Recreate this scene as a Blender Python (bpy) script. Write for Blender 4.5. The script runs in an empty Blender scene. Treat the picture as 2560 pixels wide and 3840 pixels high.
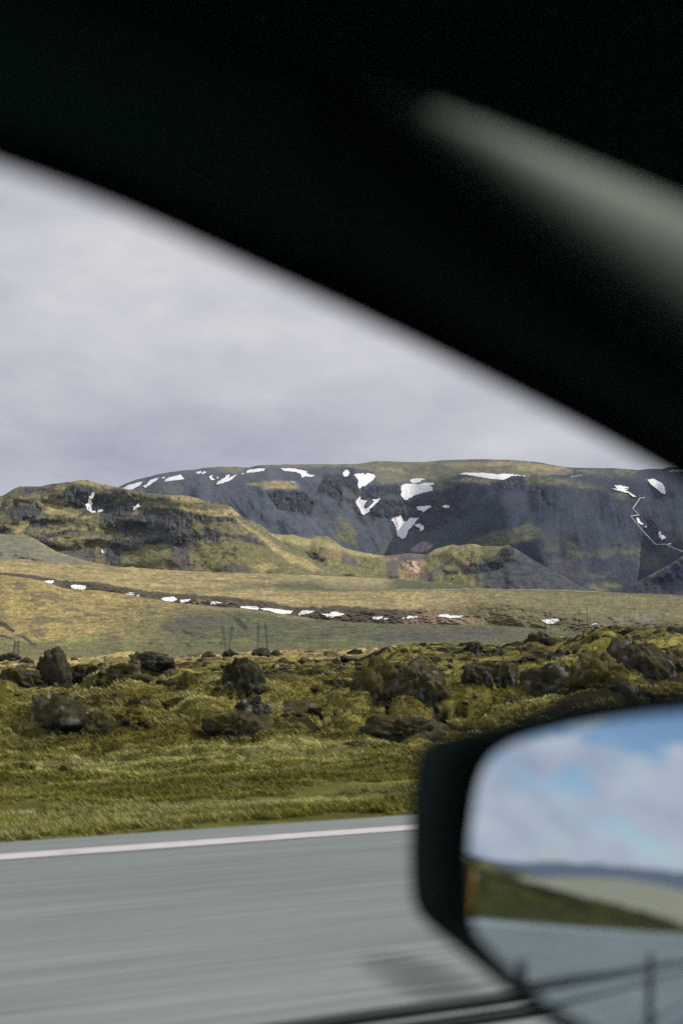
import bpy, bmesh, math, random
import numpy as np
from mathutils import Vector, Matrix

random.seed(7)
HAZE = 1.3e-5; DENOISE = False
S = bpy.context.scene
COL = S.collection
R_ = math.radians
# ------------------------------------------------------------------ camera frame
F = 4480.0                      # focal length in photograph pixels (2560 wide)
PHI, TILT, EYE = R_(23.25), R_(5.735), 1.2
fw = np.array([math.sin(PHI)*math.cos(TILT), math.cos(PHI)*math.cos(TILT), math.sin(TILT)])
rt = np.array([math.cos(PHI), -math.sin(PHI), 0.0])
up = np.array([-math.sin(PHI)*math.sin(TILT), -math.cos(PHI)*math.sin(TILT), math.cos(TILT)])
CAM = np.array([0.0, 0.0, EYE])

def ray(u, v):
    u = np.asarray(u, float); v = np.asarray(v, float)
    a = (u-1280)/F; b = (1920-v)/F
    return fw + a[..., None]*rt + b[..., None]*up

def at(u, v, dist):
    """point seen in direction u, v at a horizontal distance"""
    d = ray(u, v)
    h = np.hypot(d[..., 0], d[..., 1])
    return CAM + d*(np.asarray(dist)/h)[..., None]

def project(p):
    q = np.asarray(p, float)-CAM
    z = q@fw
    return 1280+F*(q@rt)/z, 1920-F*(q@up)/z

# ------------------------------------------------------------------ noise
def _hash(ix, iy, iz, seed):
    h = (ix.astype(np.uint32)*np.uint32(374761393) + iy.astype(np.uint32)*np.uint32(668265263)
         + iz.astype(np.uint32)*np.uint32(2147483647) + np.uint32((seed*974634821+1234567) & 0xffffffff))
    h = (h ^ (h >> np.uint32(13)))*np.uint32(1274126177)
    h = (h ^ (h >> np.uint32(16)))*np.uint32(2246822519)
    h = h ^ (h >> np.uint32(13))
    return h.astype(np.float64)/4294967295.0*2-1

def vnoise(x, y, z=None, seed=0):
    x = np.asarray(x, float); y = np.asarray(y, float)
    z = np.zeros_like(x) if z is None else np.asarray(z, float)
    fx, fy, fz = np.floor(x), np.floor(y), np.floor(z)
    ix, iy, iz = fx.astype(np.int64), fy.astype(np.int64), fz.astype(np.int64)
    tx, ty, tz = x-fx, y-fy, z-fz
    tx = tx*tx*tx*(tx*(tx*6-15)+10); ty = ty*ty*ty*(ty*(ty*6-15)+10); tz = tz*tz*tz*(tz*(tz*6-15)+10)
    flat = not np.any(z)
    def layer(k):
        a = _hash(ix, iy, iz+k, seed); b = _hash(ix+1, iy, iz+k, seed)
        c = _hash(ix, iy+1, iz+k, seed); d = _hash(ix+1, iy+1, iz+k, seed)
        return (a*(1-tx)+b*tx)*(1-ty)+(c*(1-tx)+d*tx)*ty
    l0 = layer(0)
    if flat:
        return l0
    return l0*(1-tz)+layer(1)*tz

def fbm(x, y, z=None, seed=0, octv=4, gain=.5, lac=2.03):
    a, s, tot = 1.0, 0.0, 0.0
    x = np.asarray(x, float); y = np.asarray(y, float)
    for k in range(octv):
        s = s + a*vnoise(x, y, z, seed+k*17); tot += a
        a *= gain; x = x*lac+13.7; y = y*lac+7.3
        if z is not None: z = np.asarray(z, float)*lac+3.1
    return s/tot

def sstep(a, b, x):
    t = np.clip((x-a)/(b-a), 0, 1)
    return t*t*(3-2*t)

def lin(r, g, b, k=1.0):
    f = lambda c: ((c/255+.055)/1.055)**2.4 if c > 10 else c/255/12.92
    return np.array([f(r)*k, f(g)*k, f(b)*k])

# ------------------------------------------------------------------ object helpers
def link(o, parent=None):
    COL.objects.link(o)
    if parent is not None: o.parent = parent
    return o

def tag(o, label=None, cat=None, group=None, kind=None):
    if label: o['label'] = label
    if cat: o['category'] = cat
    if group: o['group'] = group
    if kind: o['kind'] = kind
    return o

def empty(name, loc=(0, 0, 0), rz=0.0):
    o = bpy.data.objects.new(name, None)
    o.location = loc; o.rotation_euler = (0, 0, rz); o.empty_display_size = .1
    return link(o)

def mesh_obj(name, verts, faces, mat, parent=None, smooth=True, cols=None, loc=None):
    me = bpy.data.meshes.new(name)
    verts = np.asarray(verts, float)
    if isinstance(faces, np.ndarray):
        k = faces.shape[1]
        me.vertices.add(len(verts)); me.vertices.foreach_set('co', verts.astype(np.float32).ravel())
        me.loops.add(faces.size); me.loops.foreach_set('vertex_index', faces.astype(np.int32).ravel())
        me.polygons.add(len(faces))
        me.polygons.foreach_set('loop_start', np.arange(0, faces.size, k, dtype=np.int32))
        me.update(calc_edges=True)
    else:
        me.from_pydata([tuple(p) for p in verts], [], faces)
        me.update()
    if smooth:
        me.polygons.foreach_set('use_smooth', np.ones(len(me.polygons), dtype=bool))
    if cols is not None:
        at_ = me.attributes.new('Col', 'FLOAT_COLOR', 'POINT')
        c4 = np.ones((len(verts), 4), np.float32); c4[:, :3] = cols
        at_.data.foreach_set('color', c4.ravel())
    if mat: me.materials.append(mat)
    o = bpy.data.objects.new(name, me)
    if loc is not None: o.location = loc
    return link(o, parent)

def grid_faces(nr, nc, flip=False):
    i = np.arange(nr-1)[:, None]*nc+np.arange(nc-1)[None, :]
    q = np.stack([i, i+1, i+1+nc, i+nc], -1).reshape(-1, 4)
    return q[:, ::-1].copy() if flip else q

def bm_obj(name, bm, mat, parent=None, smooth=False):
    bmesh.ops.recalc_face_normals(bm, faces=bm.faces)
    me = bpy.data.meshes.new(name); bm.to_mesh(me); bm.free()
    if smooth: me.polygons.foreach_set('use_smooth', np.ones(len(me.polygons), dtype=bool))
    me.materials.append(mat)
    return link(bpy.data.objects.new(name, me), parent)

def add_box(bm, lo, hi, bevel=0.0):
    r = bmesh.ops.create_cube(bm, size=1.0)
    for v in r['verts']:
        for k in range(3):
            v.co[k] = lo[k] if v.co[k] < 0 else hi[k]
    if bevel:
        es = list({e for v in r['verts'] for e in v.link_edges})
        bmesh.ops.bevel(bm, geom=es, offset=bevel, segments=3, profile=.5, affect='EDGES')

def add_prism(bm, pts, axis_vec):
    """closed polygon pts (3-D) swept by axis_vec"""
    a = [bm.verts.new(p) for p in pts]; b = [bm.verts.new(Vector(p)+Vector(axis_vec)) for p in pts]
    bm.faces.new(a); bm.faces.new(b[::-1])
    n = len(pts)
    for i in range(n):
        bm.faces.new([a[i], b[i], b[(i+1) % n], a[(i+1) % n]])

def add_tube(bm, pts, rad, sides=8, cap=True):
    pts = [Vector(p) for p in pts]; rings = []
    rads = rad if isinstance(rad, (list, tuple)) else [rad]*len(pts)
    for i, p in enumerate(pts):
        d = (pts[min(i+1, len(pts)-1)]-pts[max(i-1, 0)]).normalized()
        ref = Vector((0, 0, 1)) if abs(d.z) < .9 else Vector((1, 0, 0))
        a = d.cross(ref).normalized(); b = d.cross(a)
        rings.append([bm.verts.new(p+(a*math.cos(k*2*math.pi/sides)+b*math.sin(k*2*math.pi/sides))*rads[i]) for k in range(sides)])
    for q, w in zip(rings, rings[1:]):
        for k in range(sides):
            bm.faces.new([q[k], q[(k+1) % sides], w[(k+1) % sides], w[k]])
    if cap:
        bm.faces.new(rings[0][::-1]); bm.faces.new(rings[-1])

# ------------------------------------------------------------------ materials
def new_mat(name):
    m = bpy.data.materials.new(name); m.use_nodes = True
    nt = m.node_tree
    return m, nt, nt.nodes['Principled BSDF']

def N(nt, kind, **kw):
    n = nt.nodes.new(kind)
    for k, v in kw.items():
        if k.startswith('i_'): n.inputs[k[2:].replace('_', ' ')].default_value = v
        else: setattr(n, k, v)
    return n

def plain(name, col, rough=.6, metal=0.0, spec=.5, noise=0.0, nscale=40.0, bump=0.0):
    m, nt, b = new_mat(name)
    b.inputs['Base Color'].default_value = (*col, 1)
    b.inputs['Roughness'].default_value = rough
    b.inputs['Metallic'].default_value = metal
    b.inputs['Specular IOR Level'].default_value = spec
    if noise or bump:
        tc = N(nt, 'ShaderNodeTexCoord')
        n = N(nt, 'ShaderNodeTexNoise', i_Scale=nscale, i_Detail=5.0)
        nt.links.new(tc.outputs['Object'], n.inputs['Vector'])
        if noise:
            mx = N(nt, 'ShaderNodeMix', data_type='RGBA')
            mx.inputs['A'].default_value = (*[c*(1-noise) for c in col], 1)
            mx.inputs['B'].default_value = (*[min(1, c*(1+noise)) for c in col], 1)
            nt.links.new(n.outputs['Fac'], mx.inputs['Factor'])
            nt.links.new(mx.outputs['Result'], b.inputs['Base Color'])
        if bump:
            bp = N(nt, 'ShaderNodeBump', i_Strength=.5, i_Distance=bump)
            nt.links.new(n.outputs['Fac'], bp.inputs['Height'])
            nt.links.new(bp.outputs['Normal'], b.inputs['Normal'])
    return m

def ground_mat(name, scales, amp=.35, bump=(.5, 1.0, .4), rough=.95, stretch=(1, 1, 1)):
    """vertex colour 'Col' (what grows or lies there) broken up by world-space noise, with a bump"""
    m, nt, b = new_mat(name)
    b.inputs['Roughness'].default_value = rough
    b.inputs['Specular IOR Level'].default_value = .15
    at_ = N(nt, 'ShaderNodeAttribute', attribute_name='Col')
    tc = N(nt, 'ShaderNodeTexCoord')
    mp = N(nt, 'ShaderNodeMapping'); mp.inputs['Scale'].default_value = stretch
    nt.links.new(tc.outputs['Object'], mp.inputs['Vector'])
    fac = None
    for s in scales:
        n = N(nt, 'ShaderNodeTexNoise', i_Scale=s, i_Detail=6.0, i_Roughness=.62)
        nt.links.new(mp.outputs['Vector'], n.inputs['Vector'])
        mr = N(nt, 'ShaderNodeMapRange'); mr.inputs['From Min'].default_value = .3; mr.inputs['From Max'].default_value = .7
        mr.inputs['To Min'].default_value = 1-amp; mr.inputs['To Max'].default_value = 1+amp
        nt.links.new(n.outputs['Fac'], mr.inputs['Value'])
        if fac is None: fac = mr.outputs['Result']
        else:
            mm = N(nt, 'ShaderNodeMath', operation='MULTIPLY')
            nt.links.new(fac, mm.inputs[0]); nt.links.new(mr.outputs['Result'], mm.inputs[1]); fac = mm.outputs[0]
    vm = N(nt, 'ShaderNodeVectorMath', operation='SCALE')
    nt.links.new(at_.outputs['Color'], vm.inputs[0]); nt.links.new(fac, vm.inputs['Scale'])
    nt.links.new(vm.outputs['Vector'], b.inputs['Base Color'])
    if bump:
        n = N(nt, 'ShaderNodeTexNoise', i_Scale=bump[0], i_Detail=8.0, i_Roughness=.65)
        nt.links.new(mp.outputs['Vector'], n.inputs['Vector'])
        bp = N(nt, 'ShaderNodeBump', i_Strength=bump[2], i_Distance=bump[1])
        nt.links.new(n.outputs['Fac'], bp.inputs['Height'])
        nt.links.new(bp.outputs['Normal'], b.inputs['Normal'])
    return m

M_far = ground_mat('far hillside', (.06, .2), amp=.22, bump=(.05, 8.0, .4))
M_mid = ground_mat('grassland', (.08, .35), amp=.25, bump=(.12, 3.0, .5))
M_moss = ground_mat('moss', (.8, 3.1, 12.0), amp=.3, bump=(8.0, .12, 1.0), stretch=(.34, 1, 1))
M_rock = ground_mat('lava rock', (6.0, 19.0), amp=.35, bump=(14.0, .05, .9))

# ------------------------------------------------------------------ image-traced relief layers
C1 = lambda x, y: (x/2.45, 1700+y/2.45)
C2 = lambda x, y: (640+x/2.45, 1700+y/2.45)
C3 = lambda x, y: (1280+x/2.45, 1700+y/2.45)
C4 = lambda x, y: (1920+x/2.45, 1700+y/2.45)
C5 = lambda x, y: (x/2.45, 2080+y/2.45)
C6 = lambda x, y: (640+x/2.45, 2080+y/2.45)
C7 = lambda x, y: (1280+x/2.45, 2080+y/2.45)
C8 = lambda x, y: (1920+x/2.45, 2080+y/2.45)
def P(c, pts): return np.array([c(*p) for p in pts])

def poly_mask(u, v, poly, feather=6.0):
    """1 inside the polygon, falling to 0 over 'feather' pixels either side of its edge"""
    out = np.zeros_like(u)
    x0, y0 = poly.min(0)-feather; x1, y1 = poly.max(0)+feather
    sel = (u > x0) & (u < x1) & (v > y0) & (v < y1)
    if not sel.any(): return out
    x, y = u[sel], v[sel]
    ins = np.zeros(x.shape, bool); dmin = np.full(x.shape, 1e9)
    n = len(poly)
    for i in range(n):
        ax, ay = poly[i]; bx, by = poly[(i+1) % n]
        dx, dy = bx-ax, by-ay
        t = np.clip(((x-ax)*dx+(y-ay)*dy)/max(dx*dx+dy*dy, 1e-9), 0, 1)
        dmin = np.minimum(dmin, np.hypot(x-ax-t*dx, y-ay-t*dy))
        c = ((ay > y) != (by > y))
        xi = ax+(y-ay)*dx/(dy if abs(dy) > 1e-9 else 1e-9)
        ins ^= c & (x < xi)
    sd = np.where(ins, dmin, -dmin)
    out[sel] = sstep(-feather, feather, sd)
    return out

U_COLS = np.concatenate([np.arange(-700, -40, 12.0), np.arange(-40, 2600, 2.4), np.arange(2600, 3260, 12.0)])

def curve(pts, smooth=5):
    p = np.array(pts, float)
    y = np.interp(U_COLS, p[:, 0], p[:, 1])
    if smooth:
        k = np.hanning(2*smooth+1); k /= k.sum()
        y = np.convolve(np.pad(y, smooth, mode='edge'), k, mode='valid')
    return y

class Layer:
    pass

def relief(name, curves, rows, disp, paint, mat, label=None, jit=2.0, seed=0):
    """curves: (v(u), range(u)) from the nearest foot to behind the crest; rows between consecutive curves"""
    Vc = np.array([c[0]+0*U_COLS for c in curves]); Rc = np.array([c[1]+0*U_COLS for c in curves])
    ts = np.concatenate([k+np.arange(n)/n for k, n in enumerate(rows)]+[[len(rows)]])
    n = len(curves)
    k = np.clip(np.floor(ts).astype(int), 0, n-2); f = (ts-k)[:, None]
    def cr(A):
        p1, p2 = A[k], A[k+1]
        def slope(i):
            lo, hi = np.clip(i-1, 0, n-1), np.clip(i+1, 0, n-1)
            d0, d1 = A[i]-A[lo], A[hi]-A[i]
            m = (A[hi]-A[lo])/np.maximum((hi-lo), 1)[:, None]
            ok = (d0*d1 > 0)
            lim = 2*np.minimum(np.abs(d0), np.abs(d1))
            m = np.where(ok, np.sign(m)*np.minimum(np.abs(m), lim), 0)
            edge = (i == 0) | (i == n-1)
            m[edge] = (A[hi]-A[lo])[edge]
            return m
        m1, m2 = slope(k), slope(k+1)
        return (2*f**3-3*f**2+1)*p1+(f**3-2*f**2+f)*m1+(-2*f**3+3*f**2)*p2+(f**3-f**2)*m2
    V, Rg = cr(Vc), cr(Rc)
    U = np.broadcast_to(U_COLS, V.shape).copy()
    V = V+jit*fbm(U/38, ts[:, None]*.9+0*U, seed=seed+5, octv=4)
    Rg = Rg+disp(U, V, ts[:, None]+0*U)
    pos = at(U, V, Rg)
    cols = paint(U, V, ts[:, None]+0*U, pos)
    o = mesh_obj(name, pos.reshape(-1, 3), grid_faces(*V.shape), mat, cols=np.clip(cols, .004, .9).reshape(-1, 3))
    tag(o, kind='structure')
    L = Layer(); L.V, L.R, L.o = V, Rg, o
    return L

def drape(L, u, v):
    """range of the nearest visible surface of a layer at each (u, v)"""
    out = np.empty(len(u))
    for i, (a, b) in enumerate(zip(u, v)):
        c = np.interp(a, U_COLS, np.arange(len(U_COLS)))
        c0 = int(np.clip(math.floor(c), 0, len(U_COLS)-2)); f = c-c0
        col = L.V[:, c0]*(1-f)+L.V[:, c0+1]*f; rg = L.R[:, c0]*(1-f)+L.R[:, c0+1]*f
        s = np.nonzero((col[:-1] >= b) & (col[1:] < b))[0]
        if len(s):
            k = s[0]; t = (col[k]-b)/max(col[k]-col[k+1], 1e-6)
            out[i] = rg[k]*(1-t)+rg[k+1]*t
        else:
            out[i] = rg[np.argmin(np.abs(col-b))]
    return out

def mixc(base, col, m):
    return base*(1-m[..., None])+col*m[..., None]

def fleck(U, V, seed, sx=22, sy=9, lo=-.1, hi=.35, octv=5):
    return sstep(lo, hi, fbm(U/sx, V/sy, seed=seed, octv=octv, gain=.6))

# ---- the big snow-flecked mountain
f_crest = curve([(-700, 1880), (100, 1880), (380, 1850), (449, 1824), (478, 1810), (510, 1798), (563, 1786), (592, 1778), (640, 1770), (689, 1764), (734, 1761), (762, 1755), (811, 1750), (885, 1751), (934, 1753), (962, 1746), (987, 1743), (1089, 1741), (1280, 1740), (1341, 1739), (1411, 1729), (1451, 1729), (1533, 1733), (1586, 1732), (1668, 1725), (1770, 1722), (1920, 1724), (2002, 1731), (2042, 1737), (2083, 1746), (2140, 1753), (2247, 1756), (2304, 1755), (2349, 1759), (2393, 1762), (2438, 1757), (2483, 1759), (2504, 1751), (2560, 1751), (2900, 1770), (3260, 1800)], 3)
f_brow = curve([(-700, 1940), (400, 1860), (640, 1795), (900, 1790), (1000, 1800), (1280, 1790), (1400, 1815), (1500, 1830), (1640, 1830), (1720, 1800), (1850, 1808), (1950, 1800), (2100, 1800), (2250, 1830), (2400, 1800), (2560, 1790), (3260, 1830)], 12)
f_foot = curve([(-700, 2150), (3260, 2235)])+12
f_rf = curve([(-700, 3900), (500, 3900), (900, 3850), (1200, 4050), (1450, 4350), (1560, 4350), (1700, 4050), (1880, 3650), (2050, 3560), (2250, 3640), (2420, 3900), (2560, 3800), (3260, 3600)], 24)

F_DARK = [P(C2, [(880, 350), (1150, 330), (1350, 440), (1320, 520), (1290, 580), (1130, 540), (1060, 550), (950, 470)]),
          P(C2, [(1400, 200), (1568, 190), (1568, 500), (1500, 420), (1350, 350)]),
          P(C3, [(0, 130), (110, 130), (140, 220), (150, 320), (160, 400), (0, 300)]),
          P(C3, [(170, 320), (300, 290), (500, 290), (550, 340), (560, 400), (440, 380), (340, 420), (200, 420)]),
          P(C3, [(260, 520), (360, 420), (540, 420), (640, 420), (900, 340), (1000, 330), (1040, 280), (1200, 280), (1180, 340), (1080, 480), (1180, 560), (1080, 600), (900, 680), (780, 710), (640, 690), (690, 620), (550, 600), (450, 600), (330, 580)]),
          P(C3, [(1360, 270), (1568, 220), (1668, 215), (1660, 330), (1568, 340), (1400, 330)]),
          P(C3, [(0, 380), (100, 430), (190, 570), (250, 680), (200, 640), (90, 480)]),
          P(C4, [(1120, 580), (1250, 600), (1330, 620), (1420, 830), (1300, 700), (1200, 640)]),
          P(C4, [(160, 330), (290, 330), (330, 420), (400, 470), (330, 480), (240, 400)])]
F_GRASS = [P(C3, [(-100, 97), (320, 72), (1200, 55), (1568, 60), (1668, 66), (1668, 190), (1080, 190), (960, 240), (900, 330), (840, 330), (760, 285), (560, 268), (420, 290), (330, 260), (300, 160), (0, 125)]),
           P(C4, [(-10, 60), (200, 75), (400, 112), (560, 135), (560, 190), (300, 205), (-10, 195)]),
           P(C2, [(360, 130), (600, 120), (720, 126), (600, 190), (480, 180)]),
           P(C2, [(800, 90), (1568, 85), (1568, 130), (1100, 125), (850, 125)])]
F_STRAW = [P(C3, [(960, 245), (1250, 222), (1460, 250), (1370, 285), (1200, 270)]),
           P(C2, [(700, 275), (930, 252), (1150, 262), (1180, 330), (1060, 332), (820, 318)]),
           P(C4, [(20, 90), (300, 95), (500, 130), (420, 160), (60, 155)]),
           P(C3, [(330, 130), (560, 150), (570, 170), (380, 150)]), P(C3, [(900, 90), (1560, 75), (1560, 110), (1000, 125)])]
F_OLIVE = [P(C3, [(1160, 830), (1330, 740), (1568, 690), (1668, 690), (1600, 830), (1290, 850)]),
           P(C4, [(0, 700), (150, 640), (260, 690), (300, 780), (100, 810), (0, 830)]),
           P(C4, [(500, 825), (610, 830), (640, 960), (520, 940)]), P(C4, [(1080, 880), (1200, 880), (1230, 940), (1000, 920)]),
           P(C4, [(100, 205), (540, 230), (740, 290), (880, 325), (700, 335), (400, 290), (120, 290)]),
           P(C4, [(540, 140), (900, 140), (1150, 155), (1100, 220), (900, 215), (640, 190)]),
           P(C4, [(880, 360), (1060, 370), (1060, 420), (920, 400)]), P(C3, [(-40, 560), (80, 600), (150, 740), (130, 850), (-40, 800)]),
           P(C1, [(1180, 345), (1568, 300), (1668, 300), (1660, 380), (1400, 380)]),
           P(C8, [(600, 340), (700, 270), (900, 250), (1000, 290), (850, 340)]), P(C3, [(840, 340), (930, 300), (1000, 300), (880, 420)])]
F_PALE = [P(C3, [(630, 890), (700, 840), (765, 805), (840, 850), (770, 905), (690, 918)])]
F_WARM = [P(C8, [(340, 90), (560, 60), (690, 100), (690, 200), (560, 260), (340, 230)]), P(C3, [(560, 840), (640, 830), (630, 880), (570, 880)])]

def jitter(U, V, seed, a=9.0, s=26.0):
    return U+a*fbm(U/s, V/s, seed=seed, octv=4), V+a*.7*fbm(U/s, V/s, seed=seed+3, octv=4)

def crag(U, V, seed, s=30.0):
    return np.abs(fbm(U/s, V/s, seed=seed, octv=5, gain=.6))

def f_disp(U, V, T):
    lean = .8*(1-sstep(1380, 1560, U))-.9*sstep(1500, 1640, U)*(1-sstep(1850, 2050, U))+.25*sstep(2100, 2300, U)
    su = U-lean*(V-1900)
    d = 4*fbm(su/16, V/220, seed=45, octv=3)*sstep(1830, 1900, V)+150*fbm(U/200, V/260, seed=21, octv=3, gain=.4)+16*fbm(U/50, V/70, seed=23, octv=4, gain=.45)
    uj, vj = jitter(U, V, 31)
    m = sum(poly_mask(uj, vj, p, 10) for p in F_DARK).clip(0, 1)
    d = d+m*(46*crag(U, V/1.5, 27, 30)-12)
    # a runnel fan in the loose slope left of the cirque
    d += 4*np.sin(U/9+fbm(U/60, V/90, seed=4)*6)*sstep(1900, 1960, V)*sstep(1000, 1200, U)*(1-sstep(1480, 1560, U))
    return d*sstep(0, .6, T)

def f_paint(U, V, T, pos):
    uj, vj = jitter(U, V, 31)
    right = sstep(1500, 1900, U)
    base = lin(86, 92, 102)*(1-right[..., None])+lin(60, 67, 80)*right[..., None]
    base = base*(1+.25*fbm(U/40+V/60, V/26, seed=41, octv=5, gain=.6)+.2*fbm(U/9, V/12, seed=42, octv=4, gain=.7))[..., None]
    lean = .8*(1-sstep(1380, 1560, U))-.9*sstep(1500, 1640, U)*(1-sstep(1850, 2050, U))+.25*sstep(2100, 2300, U)
    su = U-lean*(V-1900)
    base = base*(1+.22*fbm(su/11, V/150, seed=43, octv=4, gain=.65)+.25*fbm(su/40, V/260, seed=44, octv=3))[..., None]
    base = mixc(base, lin(110, 110, 80), .4*fleck(U, V, 56, 90, 40, .05, .4)*sstep(1960, 2080, V)*sstep(1500, 1750, U))
    base = mixc(base, lin(104, 104, 84), .35*fleck(U, V, 58, 60, 30, .1, .45)*(1-sstep(1500, 1750, U)))
    for p in F_OLIVE: base = mixc(base, lin(122, 120, 84), poly_mask(uj, vj, p, 12)*(.3+.6*fleck(U, V, 51)))
    for p in F_WARM: base = mixc(base, lin(98, 90, 92), .4*poly_mask(uj, vj, p, 14))
    for p in F_GRASS: base = mixc(base, lin(128, 124, 96), poly_mask(uj, vj, p, 6)*(.55+.45*fleck(U, V, 52)))
    for p in F_STRAW: base = mixc(base, lin(170, 155, 112), poly_mask(uj, vj, p, 7)*(.45+.5*fleck(U, V, 53, 18, 5)))
    for p in F_PALE: base = mixc(base, lin(185, 170, 165), poly_mask(uj, vj, p, 5)*(.5+.5*fleck(U+V, V, 55, 8, 30)))
    for p in F_DARK:
        m = poly_mask(uj, vj, p, 9)
        base = mixc(base, lin(44, 48, 60), m*(.75+.25*fleck(U, V, 54, 12, 16)))
        base = mixc(base, lin(98, 96, 88), m*.6*fleck(U, V, 57, 9, 7, .12, .4))
    return base

L_F = relief('mountain', [(f_foot+40, f_rf-150), (f_foot, f_rf), (f_foot*.45+f_brow*.55, f_rf+300), (f_brow, f_rf+640), (f_crest*.6+f_brow*.4, f_rf+1000), (f_crest, f_rf+1500), (f_crest+50, f_rf+2300)],
             [6, 80, 90, 26, 26, 8], f_disp, f_paint, M_far, jit=1.2, seed=2)

# ---- foothill with rust-coloured bare ground
h_crest = curve([(-700, 2250), (760, 2150), (850, 2010), (942, 1953), (985, 1975), (1015, 1999), (1056, 2006), (1095, 2004), (1162, 2020), (1191, 2009), (1226, 2011), (1260, 2030), (1280, 2051), (1321, 2063), (1382, 2076), (1443, 2084), (1525, 2075), (1598, 2080), (1631, 2059), (1696, 2041), (1721, 2047), (1753, 2039), (1782, 2040), (1807, 2049), (1851, 2047), (1884, 2049), (1905, 2043), (1940, 2062), (1980, 2088), (2020, 2112), (2070, 2140), (2130, 2170), (2200, 2205), (2280, 2255), (2400, 2310), (3260, 2320)], 5)
h_foot = np.maximum(curve([(-700, 2290), (1200, 2190), (1500, 2200), (2200, 2245), (3260, 2260)]), h_crest+20)
h_r = curve([(-700, 3300), (1000, 3300), (1300, 3350), (1500, 3420), (1650, 3400), (1850, 3330), (2000, 3330), (2200, 3300), (3260, 3300)], 16)
H_DARK = [P(C7, [(1100, 190), (1180, 70), (1270, 100), (1400, 60), (1480, 10), (1560, 40), (1420, 150), (1200, 180)]),
          P(C7, [(930, 150), (1070, 150), (1060, 180), (950, 195)]), P(C3, [(1400, 960), (1450, 890), (1530, 850), (1600, 850), (1568, 940), (1480, 980)]),
          P(C7, [(400, 205), (520, 200), (530, 228), (440, 222)]), P(C7, [(0, 175), (120, 180), (130, 200), (0, 195)]),
          P(C2, [(1220, 900), (1340, 920), (1420, 960), (1400, 1000), (1280, 960)])]
H_RUST = [P(C7, [(540, 100), (600, 58), (700, 55), (765, 62), (775, 140), (690, 225), (620, 232), (540, 225)]),
          P(C2, [(1430, 880), (1568, 870), (1568, 980), (1480, 980)]), P(C7, [(340, 20), (530, 30), (500, 60), (350, 55)]), P(C7, [(1150, 30), (1200, 40), (1170, 90), (1130, 90)])]
H_PALE = [P(C7, [(588, 68), (615, 60), (640, 120), (660, 62), (705, 70), (720, 150), (690, 180), (640, 140), (610, 120)])]
H_GREY = [P(C7, [(440, -20), (800, 0), (770, 60), (600, 55), (520, 120), (530, 220), (430, 205), (400, 120)]), P(C7, [(0, 0), (100, 20), (190, 110), (0, 90)]),
          P(C7, [(680, 240), (900, 100), (1030, 20), (1060, 0), (960, 110), (830, 245)]), P(C7, [(1050, 110), (1150, 40), (1160, 110), (1080, 150)])]
H_STRAW = [P(C2, [(900, 740), (1100, 745), (1270, 790), (1350, 760), (1568, 850), (1568, 900), (1380, 860), (1200, 850), (950, 790)]), P(C3, [(0, 860), (130, 900), (400, 935), (330, 960), (100, 930), (0, 890)]),
           P(C3, [(780, 930), (860, 880), (1030, 830), (960, 890), (880, 930)]), P(C3, [(1080, 910), (1230, 830), (1300, 855), (1160, 850)])]
H_SCREE = [P(C8, [(-300, 60), (-100, -10), (0, -70), (120, -40), (330, -120), (1000, -80), (1200, 200), (1200, 400), (-330, 400), (-280, 250), (-350, 160)])]

def h_disp(U, V, T):
    uj, vj = jitter(U, V, 131)
    m = sum(poly_mask(uj, vj, p, 8) for p in H_DARK+H_RUST).clip(0, 1)
    return (44*fbm(U/90, V/80, seed=61, octv=3)+6*fbm(U/20, V/26, seed=62, octv=4)+m*26*crag(U, V, 63, 20))*sstep(0, .5, T)

def h_paint(U, V, T, pos):
    uj, vj = jitter(U, V, 131, 6, 20)
    base = lin(126, 122, 82)*(1+.3*fbm(U/30, V/16, seed=71, octv=5)+.5*fbm(U/7, V/5, seed=75, octv=4, gain=.7))[..., None]
    for p in H_SCREE: base = mixc(base, lin(62, 68, 80), poly_mask(uj, vj, p, 26)*(.8+.2*fleck(U, V, 72)))
    for p in H_STRAW: base = mixc(base, lin(172, 160, 112), .85*poly_mask(uj, vj, p, 5))
    for p in H_GREY: base = mixc(base, lin(104, 98, 96), .9*poly_mask(uj, vj, p, 6))
    for p in H_RUST: base = mixc(base, lin(160, 130, 110), poly_mask(uj, vj, p, 11)*(.55+.4*fleck(U, V, 74, 9, 12)))
    for p in H_PALE: base = mixc(base, lin(222, 190, 165), .85*poly_mask(uj+3*np.sin(V/5), vj, p, 5))
    for p in H_DARK: base = mixc(base, lin(42, 44, 54), poly_mask(uj, vj, p, 4)*(.6+.4*fleck(U, V, 73, 7, 7)))
    return base*(1+.4*fbm(U/7, V/6, seed=193, octv=4, gain=.7))[..., None]
relief('foothill', [(h_foot+30, h_r-60), (h_foot, h_r), (h_foot*.5+h_crest*.5, h_r+130), (h_crest, h_r+330), (h_crest+40, h_r+700)], [4, 40, 45, 6], h_disp, h_paint, M_far, jit=2.0, seed=6)

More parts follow.
